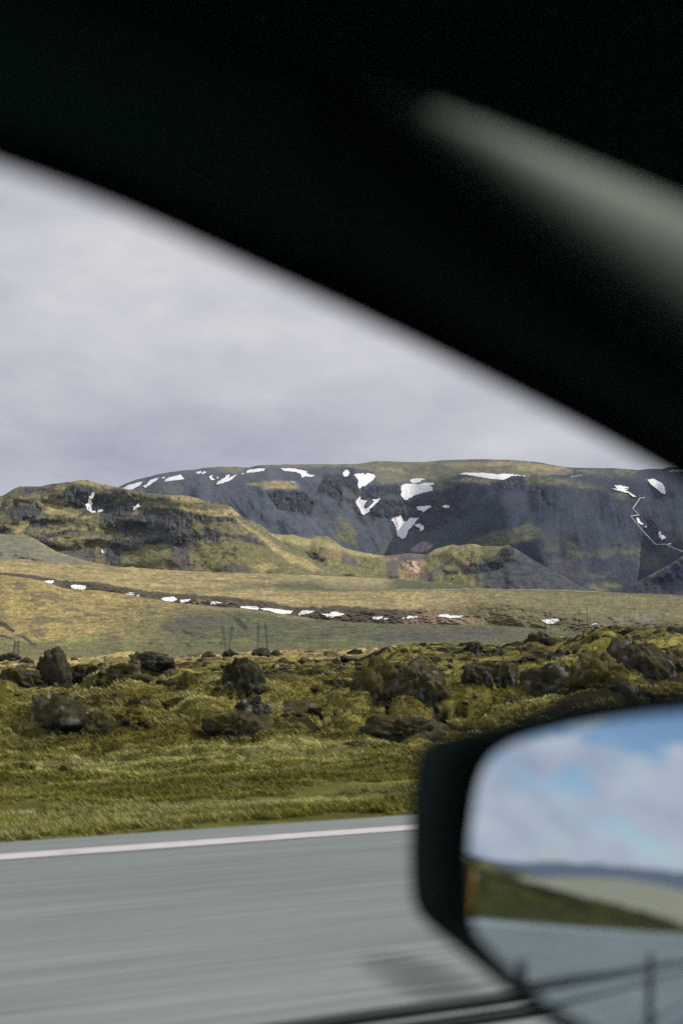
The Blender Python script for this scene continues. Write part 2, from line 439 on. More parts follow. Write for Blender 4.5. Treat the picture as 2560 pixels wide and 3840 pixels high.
# ---- dark ridge at the right end
g_crest = curve([(-700, 2400), (2200, 2300), (2312, 2222), (2349, 2198), (2410, 2172), (2471, 2137), (2532, 2104), (2560, 2085), (2800, 1990), (3260, 1900)], 4)
g_foot = np.maximum(curve([(-700, 2420), (2200, 2320), (2560, 2260), (3260, 2280)]), g_crest+18)
def g_paint(U, V, T, pos):
    uj, vj = jitter(U, V, 141)
    base = lin(66, 64, 76)*(1+.2*fbm(U/30, V/22, seed=81, octv=5))[..., None]
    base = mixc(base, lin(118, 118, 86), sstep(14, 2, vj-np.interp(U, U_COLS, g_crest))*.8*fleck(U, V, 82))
    base = mixc(base, lin(36, 44, 62), poly_mask(uj, vj, P(C8, [(1310, 230), (1380, 170), (1568, 80), (1700, 60), (1700, 340), (1400, 330)]), 16))  # shade on the ridge painted in as dark blue
    return base
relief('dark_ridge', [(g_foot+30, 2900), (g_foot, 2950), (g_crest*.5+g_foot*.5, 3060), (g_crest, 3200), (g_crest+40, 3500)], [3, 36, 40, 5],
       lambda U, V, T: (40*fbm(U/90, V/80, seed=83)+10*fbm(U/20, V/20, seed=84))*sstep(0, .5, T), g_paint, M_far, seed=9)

# ---- rocky hill on the left, with basalt cliffs
e_crest = curve([(-700, 1930), (-200, 1880), (0, 1859), (12, 1858), (53, 1833), (73, 1824), (151, 1824), (196, 1814), (261, 1807), (302, 1799), (331, 1800), (367, 1812), (408, 1820), (453, 1829), (490, 1839), (551, 1849), (640, 1856), (701, 1859), (742, 1868), (763, 1876), (811, 1886), (864, 1898), (885, 1916), (905, 1937), (942, 1951), (975, 1973), (1015, 2004), (1048, 2027), (1089, 2057), (1130, 2082), (1211, 2121), (1280, 2157), (1400, 2230), (1600, 2300), (3260, 2400)], 2)
e_foot = np.maximum(curve([(-700, 2150), (0, 2120), (640, 2160), (1200, 2185), (3260, 2430)]), e_crest+16)
e_r = curve([(-700, 2900), (0, 2850), (350, 2900), (640, 2720), (900, 2700), (1200, 2800), (3260, 3000)], 24)
E_DARK = [P(C1, [(630, 300), (720, 280), (890, 310), (900, 350), (860, 360), (800, 480), (740, 520), (640, 480), (600, 420), (500, 420), (560, 360)]),
          P(C1, [(880, 370), (1000, 400), (1080, 400), (1060, 440), (1220, 410), (1310, 430), (1300, 480), (1220, 500), (1200, 560), (1100, 660), (1000, 680), (940, 600), (900, 520), (830, 550), (760, 560), (780, 520), (850, 470)]),
          P(C1, [(180, 305), (480, 320), (440, 340), (330, 345), (260, 390), (170, 370)]),
          P(C1, [(40, 530), (140, 470), (240, 480), (330, 470), (390, 500), (360, 580), (330, 600), (130, 645), (80, 600)]),
          P(C1, [(330, 600), (490, 600), (480, 640), (400, 675), (240, 690), (300, 640)]),
          P(C1, [(400, 750), (520, 720), (660, 690), (720, 720), (560, 750), (440, 785)]),
          P(C1, [(1130, 650), (1220, 570), (1280, 540), (1400, 510), (1568, 490), (1668, 520), (1898, 575), (2128, 590), (2208, 670), (2108, 632), (1898, 620), (1698, 610), (1690, 640), (1738, 650), (1798, 700), (1848, 780), (1808, 810), (1708, 860), (1568, 840), (1400, 830), (1250, 850), (1200, 780), (1060, 720)]),
          P(C1, [(260, 745), (350, 765), (470, 800), (520, 840), (540, 900), (430, 860)]),
          P(C1, [(920, 720), (980, 740), (950, 770), (910, 750)]), P(C1, [(1000, 780), (1200, 800), (1240, 860), (1120, 900), (1080, 980), (960, 990), (980, 900)]),
          P(C2, [(270, 690), (370, 690), (480, 730), (640, 770), (640, 800), (480, 760), (400, 810), (320, 770)]),
          P(C2, [(600, 750), (700, 750), (790, 790), (870, 850), (800, 840), (680, 810)]), P(C5, [(950, 0), (1090, 0), (1130, 100), (1000, 100)]),
          P(C1, [(-20, 700), (80, 690), (130, 740), (40, 745), (-20, 735)])]
E_BROWN = [P(C2, [(-10, 850), (170, 870), (170, 1060), (-20, 1080)]), P(C6, [(480, 90), (620, 90), (740, 130), (740, 170), (470, 160)]), P(C6, [(900, 100), (1000, 100), (1020, 150), (900, 160)]),
           P(C1, [(520, 860), (640, 870), (860, 900), (940, 980), (760, 990), (640, 940)]), P(C1, [(900, 300), (1080, 320), (1200, 350), (1060, 400), (960, 380)])]
E_STRAW = [P(C2, [(580, 590), (660, 620), (760, 700), (900, 800), (1050, 900), (1250, 985), (1400, 1080), (1300, 1090), (1060, 985), (940, 900), (800, 760), (640, 650)]),
           P(C1, [(640, 262), (740, 240), (900, 270), (1110, 312), (1000, 320), (860, 300), (720, 275)]), P(C1, [(330, 450), (560, 480), (620, 540), (860, 590), (760, 610), (560, 560), (430, 560), (420, 490)]),
           P(C1, [(140, 640), (280, 620), (240, 700), (140, 740), (110, 690)]), P(C1, [(440, 720), (640, 680), (940, 690), (1000, 715), (760, 700), (560, 712)]),
           P(C1, [(450, 800), (620, 770), (900, 770), (940, 790), (700, 790), (520, 810)]), P(C1, [(-20, 750), (250, 757), (240, 775), (-20, 800)]),
           P(C2, [(-200, 480), (100, 490), (330, 530), (560, 500), (640, 570), (560, 590), (330, 572), (80, 515), (-200, 500)]), P(C2, [(0, 385), (180, 390), (300, 440), (200, 450), (0, 440)]), P(C6, [(750, 110), (900, 80), (1000, 130), (840, 160)])]
E_OLIVE = [P(C2, [(150, 620), (560, 640), (620, 700), (480, 725), (250, 690)]), P(C2, [(250, 850), (600, 790), (900, 900), (1000, 980), (1060, 1060), (200, 1080), (180, 930)]), P(C1, [(1140, 880), (1480, 830), (1640, 870), (1600, 1060), (1160, 1060)])]

def e_disp(U, V, T):
    uj, vj = jitter(U, V, 151)
    m = sum(poly_mask(uj, vj, p, 9) for p in E_DARK).clip(0, 1)
    d = 62*fbm(U/160, V/120, seed=91, octv=3)+9*fbm(U/28, V/22, seed=92, octv=4)+m*(24*crag(U, V/2.2, 93, 17)-4)
    d = d+16*np.sin(V/13+2.5*fbm(U/120, V/60, seed=94))*(1-sstep(500, 800, U))
    return d*sstep(0, .5, T)

def e_paint(U, V, T, pos):
    uj, vj = jitter(U, V, 151, 7, 22)
    base = lin(118, 113, 80)*(1+.25*fbm(U/34, V/14, seed=101, octv=5, gain=.6)+.6*fbm(U/8, V/5, seed=109, octv=4, gain=.7))[..., None]
    base = mixc(base, lin(104, 100, 92), .6*fleck(U, V, 105, 60, 24))
    for p in E_OLIVE: base = mixc(base, lin(124, 120, 78), .8*poly_mask(uj, vj, p, 14))
    for p in E_BROWN: base = mixc(base, lin(92, 84, 84), .85*poly_mask(uj, vj, p, 9))
    for p in E_STRAW: base = mixc(base, lin(178, 162, 110), poly_mask(uj, vj, p, 6)*(.55+.45*fleck(U, V, 103, 20, 6)))
    for p in E_DARK:
        m = poly_mask(uj, vj, p, 6)
        base = mixc(base, lin(66, 69, 74)*(1+.5*fbm(U/5, V/14, seed=110, octv=4, gain=.7))[..., None], m*(.85+.15*fleck(U, V, 104, 6, 20)))
        base = mixc(base, lin(108, 102, 78), m*.7*fleck(U, V, 106, 8, 7, .12, .4))
    base = mixc(base, lin(50, 50, 46), .8*fleck(U, V, 107, 11, 6, .22, .42)*(1-sstep(900, 1000, U)))
    return base*(1+.45*fbm(U/7, V/5, seed=192, octv=4, gain=.7))[..., None]
L_E = relief('rocky_hill', [(e_foot+30, e_r-60), (e_foot, e_r), (e_foot*.66+e_crest*.34, e_r+140), (e_foot*.33+e_crest*.67, e_r+260), (e_crest, e_r+460), (e_crest+40, e_r+900)],
             [4, 46, 48, 54, 6], e_disp, e_paint, M_far, jit=1.8, seed=12)

# ---- grass plateau behind the gully
c_bot = curve([(-700, 2180), (0, 2165), (102, 2180), (163, 2192), (257, 2222), (367, 2226), (449, 2237), (531, 2251), (640, 2270), (762, 2282), (901, 2293), (1007, 2308), (1113, 2321), (1191, 2335), (1280, 2342), (1464, 2353), (1700, 2356), (1900, 2360), (2100, 2377), (2300, 2397), (2560, 2412), (3260, 2430)], 6)
c_lip = curve([(-700, 2140), (0, 2147), (122, 2155), (224, 2175), (367, 2181), (449, 2198), (531, 2210), (640, 2225), (742, 2229), (864, 2237), (967, 2247), (1048, 2266), (1130, 2275), (1280, 2271), (1402, 2280), (1566, 2284), (1688, 2284), (1729, 2280), (1811, 2264), (1920, 2268), (2083, 2296), (2300, 2310), (2560, 2318), (3260, 2330)], 4)
c_cr1 = curve([(-700, 2110), (0, 2100), (410, 2150), (640, 2178), (1000, 2205), (1280, 2216), (1500, 2210), (1800, 2208), (1920, 2210), (2100, 2212), (2250, 2219), (2450, 2226), (2560, 2231), (3260, 2250)], 8)
c_cr2 = curve([(-700, 2000), (0, 2006), (106, 2010), (139, 2027), (212, 2069), (310, 2100), (410, 2122), (640, 2138), (900, 2149), (1150, 2156), (1280, 2162), (1500, 2173), (1560, 2178), (1700, 2191), (1900, 2212), (2100, 2235), (2560, 2260), (3260, 2280)], 5)
dip = sstep(1000, 1400, U_COLS)
c_mid = (c_cr1*.5+c_cr2*.5)*(1-dip)+(c_cr1+9)*dip
def c_disp(U, V, T):
    return (18*fbm(U/120, T*1.2, seed=111, octv=3)+5*fbm(U/14, V/5, seed=112, octv=3)+5*crag(U, V, 113, 14)*(1-sstep(1500, 1900, U))*(1-sstep(1.9, 2.15, T))*sstep(.5, 1.2, T))*sstep(0, .5, T)
def c_paint(U, V, T, pos):
    uj, vj = jitter(U, V, 161, 6, 24)
    right = sstep(1500, 2000, U)
    straw = lin(166, 150, 104); green = lin(106, 104, 74)
    base = straw*(1-.75*right[..., None])+green*.75*right[..., None]
    base = base*(1+.25*fbm(U/46, V/7, seed=121, octv=5, gain=.6)+.5*fbm(U/9, V/3.5, seed=128, octv=3, gain=.7))[..., None]
    base = mixc(base, lin(122, 118, 88), .7*fleck(U, V, 122, 90, 9, .0, .4))
    base = mixc(base, lin(118, 118, 104), .85*poly_mask(uj, vj, P(C5, [(-400, -180), (0, -178), (260, -170), (340, -130), (520, -25), (760, 50), (1000, 105), (700, 90), (300, 60), (-400, 50)]), 10))
    # dark eroded bank of the gully
    bank = sstep(.85, 1.1, T)*(1-sstep(1.88, 2.06, T+.1*fbm(U/25, V/25, seed=123)))
    base = mixc(base, lin(76, 70, 62)*(1+.25*fbm(U/14, V/10, seed=124, octv=4))[..., None], bank*(.92-.7*sstep(1450, 1900, U)))
    base = mixc(base, lin(165, 140, 115), poly_mask(uj, vj, P(C7, [(500, 640), (640, 600), (800, 520), (900, 530), (1130, 570), (1300, 600), (1290, 650), (700, 650)]), 9)*.6)
    base = mixc(base, lin(150, 132, 104), poly_mask(uj, vj, P(C6, [(170, 450), (230, 415), (320, 420), (300, 460)]), 6)*.7)
    base = mixc(base, lin(130, 128, 112), poly_mask(uj, vj, P(C8, [(740, 570), (1000, 580), (1200, 550), (1300, 560), (1300, 620), (1000, 610), (760, 600)]), 8)*.8)
    # darker green band between the two crests
    base = mixc(base, lin(84, 90, 68), sstep(2.6, 3.05, T)*sstep(950, 1250, U)*.9)
    base = mixc(base, lin(92, 96, 74), .8*poly_mask(uj, vj, P(C6, [(350, 310), (700, 280), (1200, 250), (1568, 230), (1600, 320), (1200, 330), (800, 310), (500, 330)]), 12))
    base = mixc(base, lin(190, 172, 125), sstep(2.85, 2.97, T)*(1-sstep(3.0, 3.08, T))*sstep(1350, 1600, U)*(1-sstep(2180, 2330, U)))  # bright crest lines: grazing sunlight painted into the straw
    base = mixc(base, lin(190, 172, 125), sstep(3.9, 4.8, T)*sstep(900, 1250, U)*(1-sstep(1420, 1500, U))*.6)
    base = mixc(base, lin(92, 92, 74), .7*fleck(U, V, 126, 20, 3, .3, .5)*sstep(1600, 2100, U+400*fbm(U/200, V/50, seed=127)))
    return base*(1+.4*fbm(U/10, V/3.2, seed=191, octv=4, gain=.7)+.2*fbm(U/34, V/6, seed=195, octv=3))[..., None]
L_C = relief('grass_plateau', [(c_bot+20, 1560+0*U_COLS), (c_bot, 1585+0*U_COLS), (c_lip, 1660+0*U_COLS), (c_cr1, 2050+0*U_COLS), (c_mid, 2160+0*U_COLS), (c_cr2, 2600+0*U_COLS), (c_cr2+30, 2800+0*U_COLS)],
             [4, 40, 60, 20, 40, 6], c_disp, c_paint, M_mid, jit=2.5, seed=15)

# ---- near grass slope in front of the gully
b_top = curve([(-700, 2150), (0, 2155), (102, 2168), (163, 2180), (257, 2210), (367, 2214), (449, 2225), (531, 2239), (640, 2258), (762, 2270), (901, 2281), (1007, 2296), (1113, 2309), (1191, 2323), (1280, 2330), (1464, 2341), (1600, 2341), (1900, 2348), (2100, 2365), (2300, 2385), (2560, 2400), (3260, 2420)], 5)
b_flat = np.maximum(curve([(-700, 2420), (0, 2418), (400, 2416), (1280, 2405), (2000, 2410), (3260, 2432)]), b_top+10)
B_DARK = [P(C6, [(565, 578), (620, 585), (690, 640), (720, 690), (740, 700), (690, 690), (620, 640)]), P(C6, [(100, 680), (150, 710), (235, 738), (190, 745), (120, 725)]), P(C6, [(130, 815), (170, 820), (205, 850), (160, 850)]),
          P(C5, [(-20, 600), (60, 630), (125, 690), (110, 715), (60, 680), (-20, 650)]), P(C5, [(160, 740), (240, 765), (300, 810), (360, 835), (320, 840), (230, 790)]), P(C5, [(-20, 725), (60, 745), (140, 780), (60, 770), (-20, 755)]),
          P(C6, [(330, 795), (420, 815), (350, 818)]), P(C5, [(1350, 800), (1410, 815), (1380, 830)]), P(C5, [(1470, 820), (1510, 830), (1490, 845)]), P(C6, [(440, 810), (470, 805), (470, 830), (445, 835)])]
def b_disp(U, V, T):
    return (22*fbm(U/200, T*1.1, seed=171, octv=3)+5*fbm(U/20, V/8, seed=172, octv=4))*sstep(1.4, 2, T)*(1-sstep(2.9, 3.2, T))
def b_paint(U, V, T, pos):
    uj, vj = jitter(U, V, 173, 7, 26)
    right = sstep(250, 950, U+120*fbm(U/150, V/60, seed=175)+(V-2300)*1.5)
    straw = lin(160, 144, 92); green = lin(94, 97, 70)
    base = straw*(1-right[..., None])+green*right[..., None]
    base = base*(1+.28*fbm(U/40, V/8, seed=176, octv=5, gain=.6)+.5*fbm(U/9, V/4, seed=180, octv=3, gain=.7))[..., None]
    base = mixc(base, lin(104, 95, 80), .7*fleck(U, V, 177, 70, 16, .05, .4))
    base = mixc(base, lin(112, 110, 76), .75*sstep(2395, 2425, vj))
    base = mixc(base, lin(110, 124, 78), .7*sstep(2385, 2405, vj)*(1-sstep(2408, 2425, vj))*fleck(U, V, 178, 60, 20))
    base = mixc(base, lin(146, 160, 88), .45*poly_mask(uj, vj, P(C5, [(640, 790), (760, 740), (880, 740), (900, 770), (760, 800), (560, 830)]), 10))
    base = mixc(base, lin(88, 86, 78), .7*poly_mask(uj, vj, P(C6, [(-100, 640), (100, 560), (420, 555), (600, 620), (300, 680), (0, 720)]), 14))
    base = mixc(base, lin(150, 135, 98), .55*poly_mask(uj, vj, P(C6, [(0, 440), (640, 490), (1160, 562), (1568, 610), (1200, 600), (800, 540), (300, 510)]), 8))
    base = mixc(base, lin(82, 82, 84), .65*poly_mask(uj, vj, P(C7, [(200, 740), (800, 700), (1400, 690), (1500, 740), (900, 790), (300, 790)]), 12))
    base = mixc(base, lin(66, 64, 66), .75*poly_mask(uj, vj, P(C8, [(440, 620), (620, 590), (1000, 610), (1250, 620), (1150, 660), (800, 680), (600, 700)]), 10))
    base = mixc(base, lin(80, 80, 66), .8*fleck(U, V, 179, 13, 4, .34, .52))
    for p in B_DARK: base = mixc(base, lin(58, 60, 56), .92*poly_mask(uj, vj, p, 3))  # dark gashes, the shadow in the gullies painted in as colour
    return base*(1+.45*fbm(U/10, V/3.2, seed=190, octv=4, gain=.7)+.3*fbm(U/34, V/6, seed=194, octv=3))[..., None]
z0 = 0*U_COLS
L_B = relief('grass_slope', [(2640+z0, 240+z0), (2520+z0, 420+z0), (2465+z0, 700+z0), (b_flat, 950+z0), (b_flat*.45+b_top*.55, 1250+z0), (b_top, 1500+z0), (b_top+25, 1580+z0)],
             [4, 8, 14, 56, 50, 5], b_disp, b_paint, M_mid, jit=2.0, seed=18)

# ------------------------------------------------------------------ snow patches
def snow_mat():
    m, nt, b = new_mat('old snow')
    tc = N(nt, 'ShaderNodeTexCoord'); n = N(nt, 'ShaderNodeTexNoise', i_Scale=.045, i_Detail=8.0, i_Roughness=.7)
    nt.links.new(tc.outputs['Object'], n.inputs['Vector'])
    r = N(nt, 'ShaderNodeValToRGB')
    r.color_ramp.elements[0].position = .22; r.color_ramp.elements[0].color = (.38, .37, .37, 1)
    r.color_ramp.elements[1].position = .46; r.color_ramp.elements[1].color = (.92, .91, .90, 1)
    nt.links.new(n.outputs['Fac'], r.inputs['Fac']); nt.links.new(r.outputs['Color'], b.inputs['Base Color'])
    b.inputs['Roughness'].default_value = .8
    return m
M_snow = snow_mat()
from mathutils.geometry import delaunay_2d_cdt
def snow(L, c, pts, label, grp, lift=5.0):
    poly = P(c, pts)
    # roughen the traced outline
    out = []
    rs = np.random.RandomState(int(abs(poly.sum())) % 99991)
    for i in range(len(poly)):
        a, b = poly[i], poly[(i+1) % len(poly)]
        n = max(1, int(np.hypot(*(b-a))/2.4))
        for k in range(n):
            q = a+(b-a)*k/n
            out.append(q+(rs.uniform(-1.5, 1.5, 2) if k else 0))
    out = np.array(out)
    st = max(1.6, math.sqrt((np.ptp(out[:, 0])*np.ptp(out[:, 1]))/700))
    gx, gy = np.meshgrid(np.arange(out[:, 0].min(), out[:, 0].max(), st), np.arange(out[:, 1].min(), out[:, 1].max(), st))
    gx, gy = gx.ravel(), gy.ravel()
    inside = poly_mask(gx, gy, out, .8) > .95
    allp = [tuple(p) for p in out]+list(zip(gx[inside], gy[inside]))
    n = len(out)
    vs, _, fs, *_ = delaunay_2d_cdt([Vector(p) for p in allp], [], [list(range(n))], 1, 1e-4)
    uv = np.array([tuple(p) for p in vs])
    rg = drape(L, uv[:, 0], uv[:, 1])
    top = at(uv[:, 0], uv[:, 1], rg-lift)
    me_f = [tuple(f) for f in fs]
    # rim going down into the ground so that the patch has thickness
    cnt = {}
    for f in me_f:
        for i in range(len(f)):
            e = (f[i], f[(i+1) % len(f)]); cnt[e] = cnt.get(e, 0)+1
    bnd = [e for e in cnt if (e[1], e[0]) not in cnt]
    low_ix = {}
    verts = list(top)
    for e in bnd:
        for k in e:
            if k not in low_ix:
                low_ix[k] = len(verts)
                verts.append(at(uv[k, 0], uv[k, 1], rg[k]+lift*1.5)-np.array([0, 0, 1.0]))
    faces = list(me_f)+[(e[1], e[0], low_ix[e[0]], low_ix[e[1]]) for e in bnd]
    o = mesh_obj('snow_patch', verts, faces, M_snow)
    bm = bmesh.new(); bm.from_mesh(o.data); bmesh.ops.recalc_face_normals(bm, faces=bm.faces); bm.to_mesh(o.data); bm.free()
    tag(o, label, 'snow patch', grp, 'thing')
G1, G2, G3 = 'snow patches on the big mountain', 'snow patches on the rocky hill', 'snow patches along the gully'
SN = [
 (L_F, C1, [(1120,322),(1180,292),(1310,255),(1285,290),(1210,335),(1160,330)], 'slanting snow patch where the mountain skyline rises behind the rocky hill', G1),
 (L_F, C1, [(1313,300),(1345,285),(1375,245),(1455,222),(1440,245),(1400,275),(1330,318)], 'narrow slanting snow strip, second along the mountain shoulder from its left end', G1),
 (L_F, C1, [(1485,222),(1510,215),(1515,228),(1488,230)], 'tiny round snow dot just left of the flat-bottomed snow patch on the shoulder', G1),
 (L_F, C2, [(-58,262),(-45,235),(-20,222),(0,215),(90,195),(108,218),(128,232),(100,241),(0,253)], 'flat-bottomed wide snow patch on the left shoulder of the mountain', G1),
 (L_F, C2, [(225,180),(255,165),(280,162),(275,178),(250,187)], 'small snow fleck just under the skyline, left one of a pair', G1),
 (L_F, C2, [(280,180),(300,165),(330,168),(318,182),(285,188)], 'small snow fleck just under the skyline, right one of a pair', G1),
 (L_F, C2, [(350,215),(385,195),(380,225),(405,238),(380,252)], 'small hooked snow patch left of the forked slanting one', G1),
 (L_F, C2, [(422,225),(432,212),(438,222),(428,234)], 'tiny snow dot between the hooked patch and the forked slanting patch', G1),
 (L_F, C2, [(415,290),(435,258),(500,220),(505,200),(540,195),(535,225),(605,192),(560,240),(520,260),(460,278)], 'long forked snow patch slanting down from the mountain shoulder', G1),
 (L_F, C2, [(643,190),(655,180),(685,180),(665,192)], 'short snow dash left of the pale strip under the skyline step', G1),
 (L_F, C2, [(695,165),(720,148),(840,136),(868,140),(855,160),(780,172),(700,178)], 'even pale snow strip right under the step in the mountain skyline', G1),
 (L_F, C2, [(1003,135),(1130,138),(1215,155),(1250,165),(1248,182),(1290,198),(1330,205),(1300,212),(1230,213),(1205,226),(1192,190),(1150,170),(1040,160)], 'long snow patch bending down at its right end, above the yellow shelf', G1),
 (L_F, C2, [(1088,258),(1120,260),(1150,267),(1140,272),(1100,266)], 'thin snow sliver on the edge of the yellow grass shelf', G1),
 (L_F, C3, [(10,180),(35,152),(60,152),(75,180),(60,205),(30,215),(12,200)], 'small oval snow patch left of the big greyish wedge of snow', G1),
 (L_F, C3, [(113,192),(200,180),(215,195),(240,180),(295,190),(310,208),(290,245),(240,280),(215,305),(195,298),(162,328),(148,290),(155,250)], 'greyish wedge of snow tapering down to its lower left', G1),
 (L_F, C3, [(632,240),(690,228),(745,232),(770,240),(735,246),(710,270),(665,277),(630,265)], 'small snow cap lying just above the largest blocky snow field', G1),
 (L_F, C3, [(545,300),(580,280),(640,278),(710,285),(760,272),(840,270),(850,285),(805,300),(832,308),(838,342),(760,360),(660,390),(590,432),(572,425),(540,378),(555,360),(545,330)], 'largest blocky snow field on the rim of the cirque', G1),
 (L_F, C3, [(130,440),(160,402),(178,402),(170,425),(235,435),(205,480),(205,510),(245,500),(300,445),(275,420),(320,422),(358,410),(330,450),(255,515),(260,530),(205,570),(180,555),(165,510),(135,465)], 'snow patch forked like a letter V around dark rock', G1),
 (L_F, C3, [(688,492),(730,485),(815,478),(825,490),(750,540),(735,525),(700,525)], 'small grey triangle of snow among the dark crags', G1),
 (L_F, C3, [(925,485),(960,472),(990,480),(990,498),(945,500)], 'small dull snow scrap in the crags right of the grey triangle', G1),
 (L_F, C3, [(455,620),(480,585),(520,585),(535,562),(560,600),(562,625),(600,625),(630,590),(715,595),(685,620),(660,660),(610,715),(590,775),(560,790),(512,755),(495,680),(470,622)], 'heart-shaped snow patch pointing down to the pale scree', G1),
 (L_F, C3, [(672,655),(715,645),(755,670),(760,695),(722,718),(715,685),(690,675)], 'small curved snow patch at the right side of the heart-shaped one', G1),
 (L_F, C3, [(1078,190),(1130,178),(1300,178),(1400,188),(1430,195),(1470,186),(1568,190),(1730,212),(1568,207),(1480,245),(1380,238),(1250,215),(1150,198)], 'long lens of snow under the flat grassy summit', G1),
 (L_F, C4, [(905,322),(965,325),(935,293),(985,292),(1068,312),(1066,322),(1020,318),(1065,332),(1040,340),(1075,358),(1140,400),(1110,402),(1070,370),(1000,350)], 'ragged striped snow patch above the top of the pipeline', G1),
 (L_F, C4, [(1240,245),(1278,235),(1290,228),(1370,270),(1395,310),(1410,370),(1380,370),(1260,275)], 'broad leaf-shaped snow patch high at the right end of the mountain', G1),
 (L_F, C4, [(1138,600),(1160,592),(1172,620),(1205,650),(1190,658),(1150,635)], 'curled snow scrap just right of the pipeline bend', G1),
 (L_F, C4, [(1218,672),(1230,666),(1236,682),(1222,686)], 'tiny snow dot below the curled scrap beside the pipeline', G1),
 (L_F, C4, [(1338,730),(1358,718),(1370,750),(1395,755),(1418,780),(1375,795),(1350,770)], 'boot-shaped snow patch between the pipeline and the photo edge', G1),
 (L_F, C4, [(1430,828),(1462,826),(1455,840),(1435,838)], 'small snow fleck resting above the lowest run of the pipeline', G1),
 (L_F, C4, [(1435,165),(1470,155),(1568,152),(1700,152),(1700,163),(1568,163)], 'thin snow strip on the skyline at the right edge', G1),
 (L_E, C1, [(835,365),(872,357),(862,390),(840,425),(835,445),(850,455),(835,500),(845,530),(875,528),(870,545),(845,548),(805,525),(782,470),(805,455),(815,410)], 'tall curved snow streak in the dark hollow of the rocky hill', G2),
 (L_E, C1, [(895,535),(915,515),(955,515),(925,540),(905,546)], 'small snow wedge at the foot of the tall curved streak', G2),
 (L_E, C1, [(1205,498),(1255,478),(1275,452),(1280,480),(1298,482),(1255,500),(1220,530),(1218,510),(1240,495)], 'star-shaped snow patch at the top of the basalt cliff', G2),
 (L_E, C1, [(1035,662),(1058,660),(1050,675)], 'tiny snow dot on the rocky hill left of the basalt cliff', G2),
 (L_E, C1, [(928,885),(945,890),(957,905),(935,918)], 'tiny snow scrap low in the cleft of the rocky hill', G2),
 (L_C, C5, [(395,247),(430,238),(490,236),(495,250),(470,268),(430,258)], 'first snow wedge at the upper left end of the gully', G3),
 (L_C, C5, [(648,285),(665,277),(760,280),(787,290),(780,320),(700,318),(655,308)], 'brick-shaped snow block lying in the gully, second from its upper end', G3),
 (L_C, C5, [(1120,357),(1180,360),(1235,365),(1220,378),(1150,372)], 'thin flat snow slip against the near lip of the gully', G3),
 (L_C, C5, [(1165,345),(1242,350),(1200,358)], 'slim snow sliver just above the thin flat slip in the gully', G3),
 (L_C, C5, [(1250,375),(1285,362),(1270,385),(1250,383)], 'tiny tilted snow chip right of the thin flat slip', G3),
 (L_C, C6, [(-95,410),(-60,392),(0,388),(30,388),(62,408),(30,428),(0,434),(-60,427)], 'broad snow tongue in the gully left of a triangular patch', G3),
 (L_C, C6, [(83,417),(185,408),(150,432),(100,452)], 'triangular snow patch in the gully', G3),
 (L_C, C6, [(360,450),(375,432),(440,435),(480,445),(420,455),(370,460)], 'low cushion of snow in the gully beside a tiny snow dot', G3),
 (L_C, C6, [(503,448),(520,442),(537,450),(515,454)], 'tiny snow dot right of the low cushion in the gully', G3),
 (L_C, C6, [(640,490),(645,474),(780,475),(820,490),(790,507),(700,498)], 'flat snow slab joining the longest snow bank at its left end', G3),
 (L_C, C6, [(823,494),(880,490),(980,500),(1060,512),(1125,517),(1100,542),(1060,547),(960,538),(900,515),(850,511)], 'longest snow bank on the gully floor', G3),
 (L_C, C6, [(1170,550),(1195,520),(1225,510),(1325,520),(1270,540),(1180,560)], 'wedge of snow right of the longest bank, pointed to the right', G3),
 (L_C, C6, [(1375,540),(1455,545),(1475,530),(1520,522),(1568,540),(1600,545),(1560,560),(1470,580),(1430,568)], 'winged snow patch in the middle of the gully, pointed at both ends', G3),
 (L_C, C7, [(283,575),(300,568),(380,568),(370,585),(330,600),(290,592)], 'rounded snow patch with a tiny one just right of it', G3),
 (L_C, C7, [(385,590),(400,580),(430,583),(420,596),(390,596)], 'tiny oval snow patch right of the rounded one', G3),
 (L_C, C7, [(547,588),(580,578),(570,590)], 'tiny snow chip left of the jagged strip on the sandy bank', G3),
 (L_C, C7, [(590,580),(610,563),(660,565),(713,567),(680,582),(600,588)], 'jagged snow strip at the foot of the sandy bank', G3),
 (L_C, C7, [(883,570),(905,548),(980,548),(1000,560),(1125,563),(1080,580),(1000,585),(960,575)], 'long flat snow strip on the sandy ground right of the bank', G3),
 (L_C, C8, [(258,605),(330,595),(415,588),(430,600),(380,632),(320,636),(290,618)], 'isolated bowl-shaped snow patch under the right-hand power line', G3),
 (L_C, C8, [(708,644),(770,630),(788,634),(750,644)], 'thin snow sliver on dark ground above the mossy mound', G3),
]
for L, c, pts, lab, g in SN:
    snow(L, c, pts, lab, g, 7.0 if L is L_F else (5.0 if L is L_E else 2.5))

# ------------------------------------------------------------------ pipeline on the mountain
M_pipe = plain('pipe cladding', (.62, .66, .66), .45, 0.0)
def pipeline(pts, label, rad):
    p = P(C4, pts)
    dense = []
    for a, b in zip(p, p[1:]):
        n = max(2, int(np.hypot(*(b-a))/5))
        dense += [a+(b-a)*k/n for k in range(n)]
    dense = np.array(dense+[p[-1]])
    rg = drape(L_F, dense[:, 0], dense[:, 1])
    k = np.ones(9)/9
    rg = np.convolve(np.pad(rg, 4, mode='edge'), k, mode='valid')
    q = at(dense[:, 0], dense[:, 1], rg-14)
    o = empty('pipeline', q[0])
    bm = bmesh.new(); add_tube(bm, [Vector(x)-Vector(q[0]) for x in q], rad, 8); bm_obj('pipe', bm, M_pipe, o, True)
    for x in q[::4]:
        bm = bmesh.new(); add_box(bm, Vector(x)-Vector(q[0])+Vector((-.4, -.4, -9)), Vector(x)-Vector(q[0])+Vector((.4, .4, -1)))
        bm_obj('support', bm, M_pipe, o)
    tag(o, label, 'pipeline', 'geothermal pipelines')
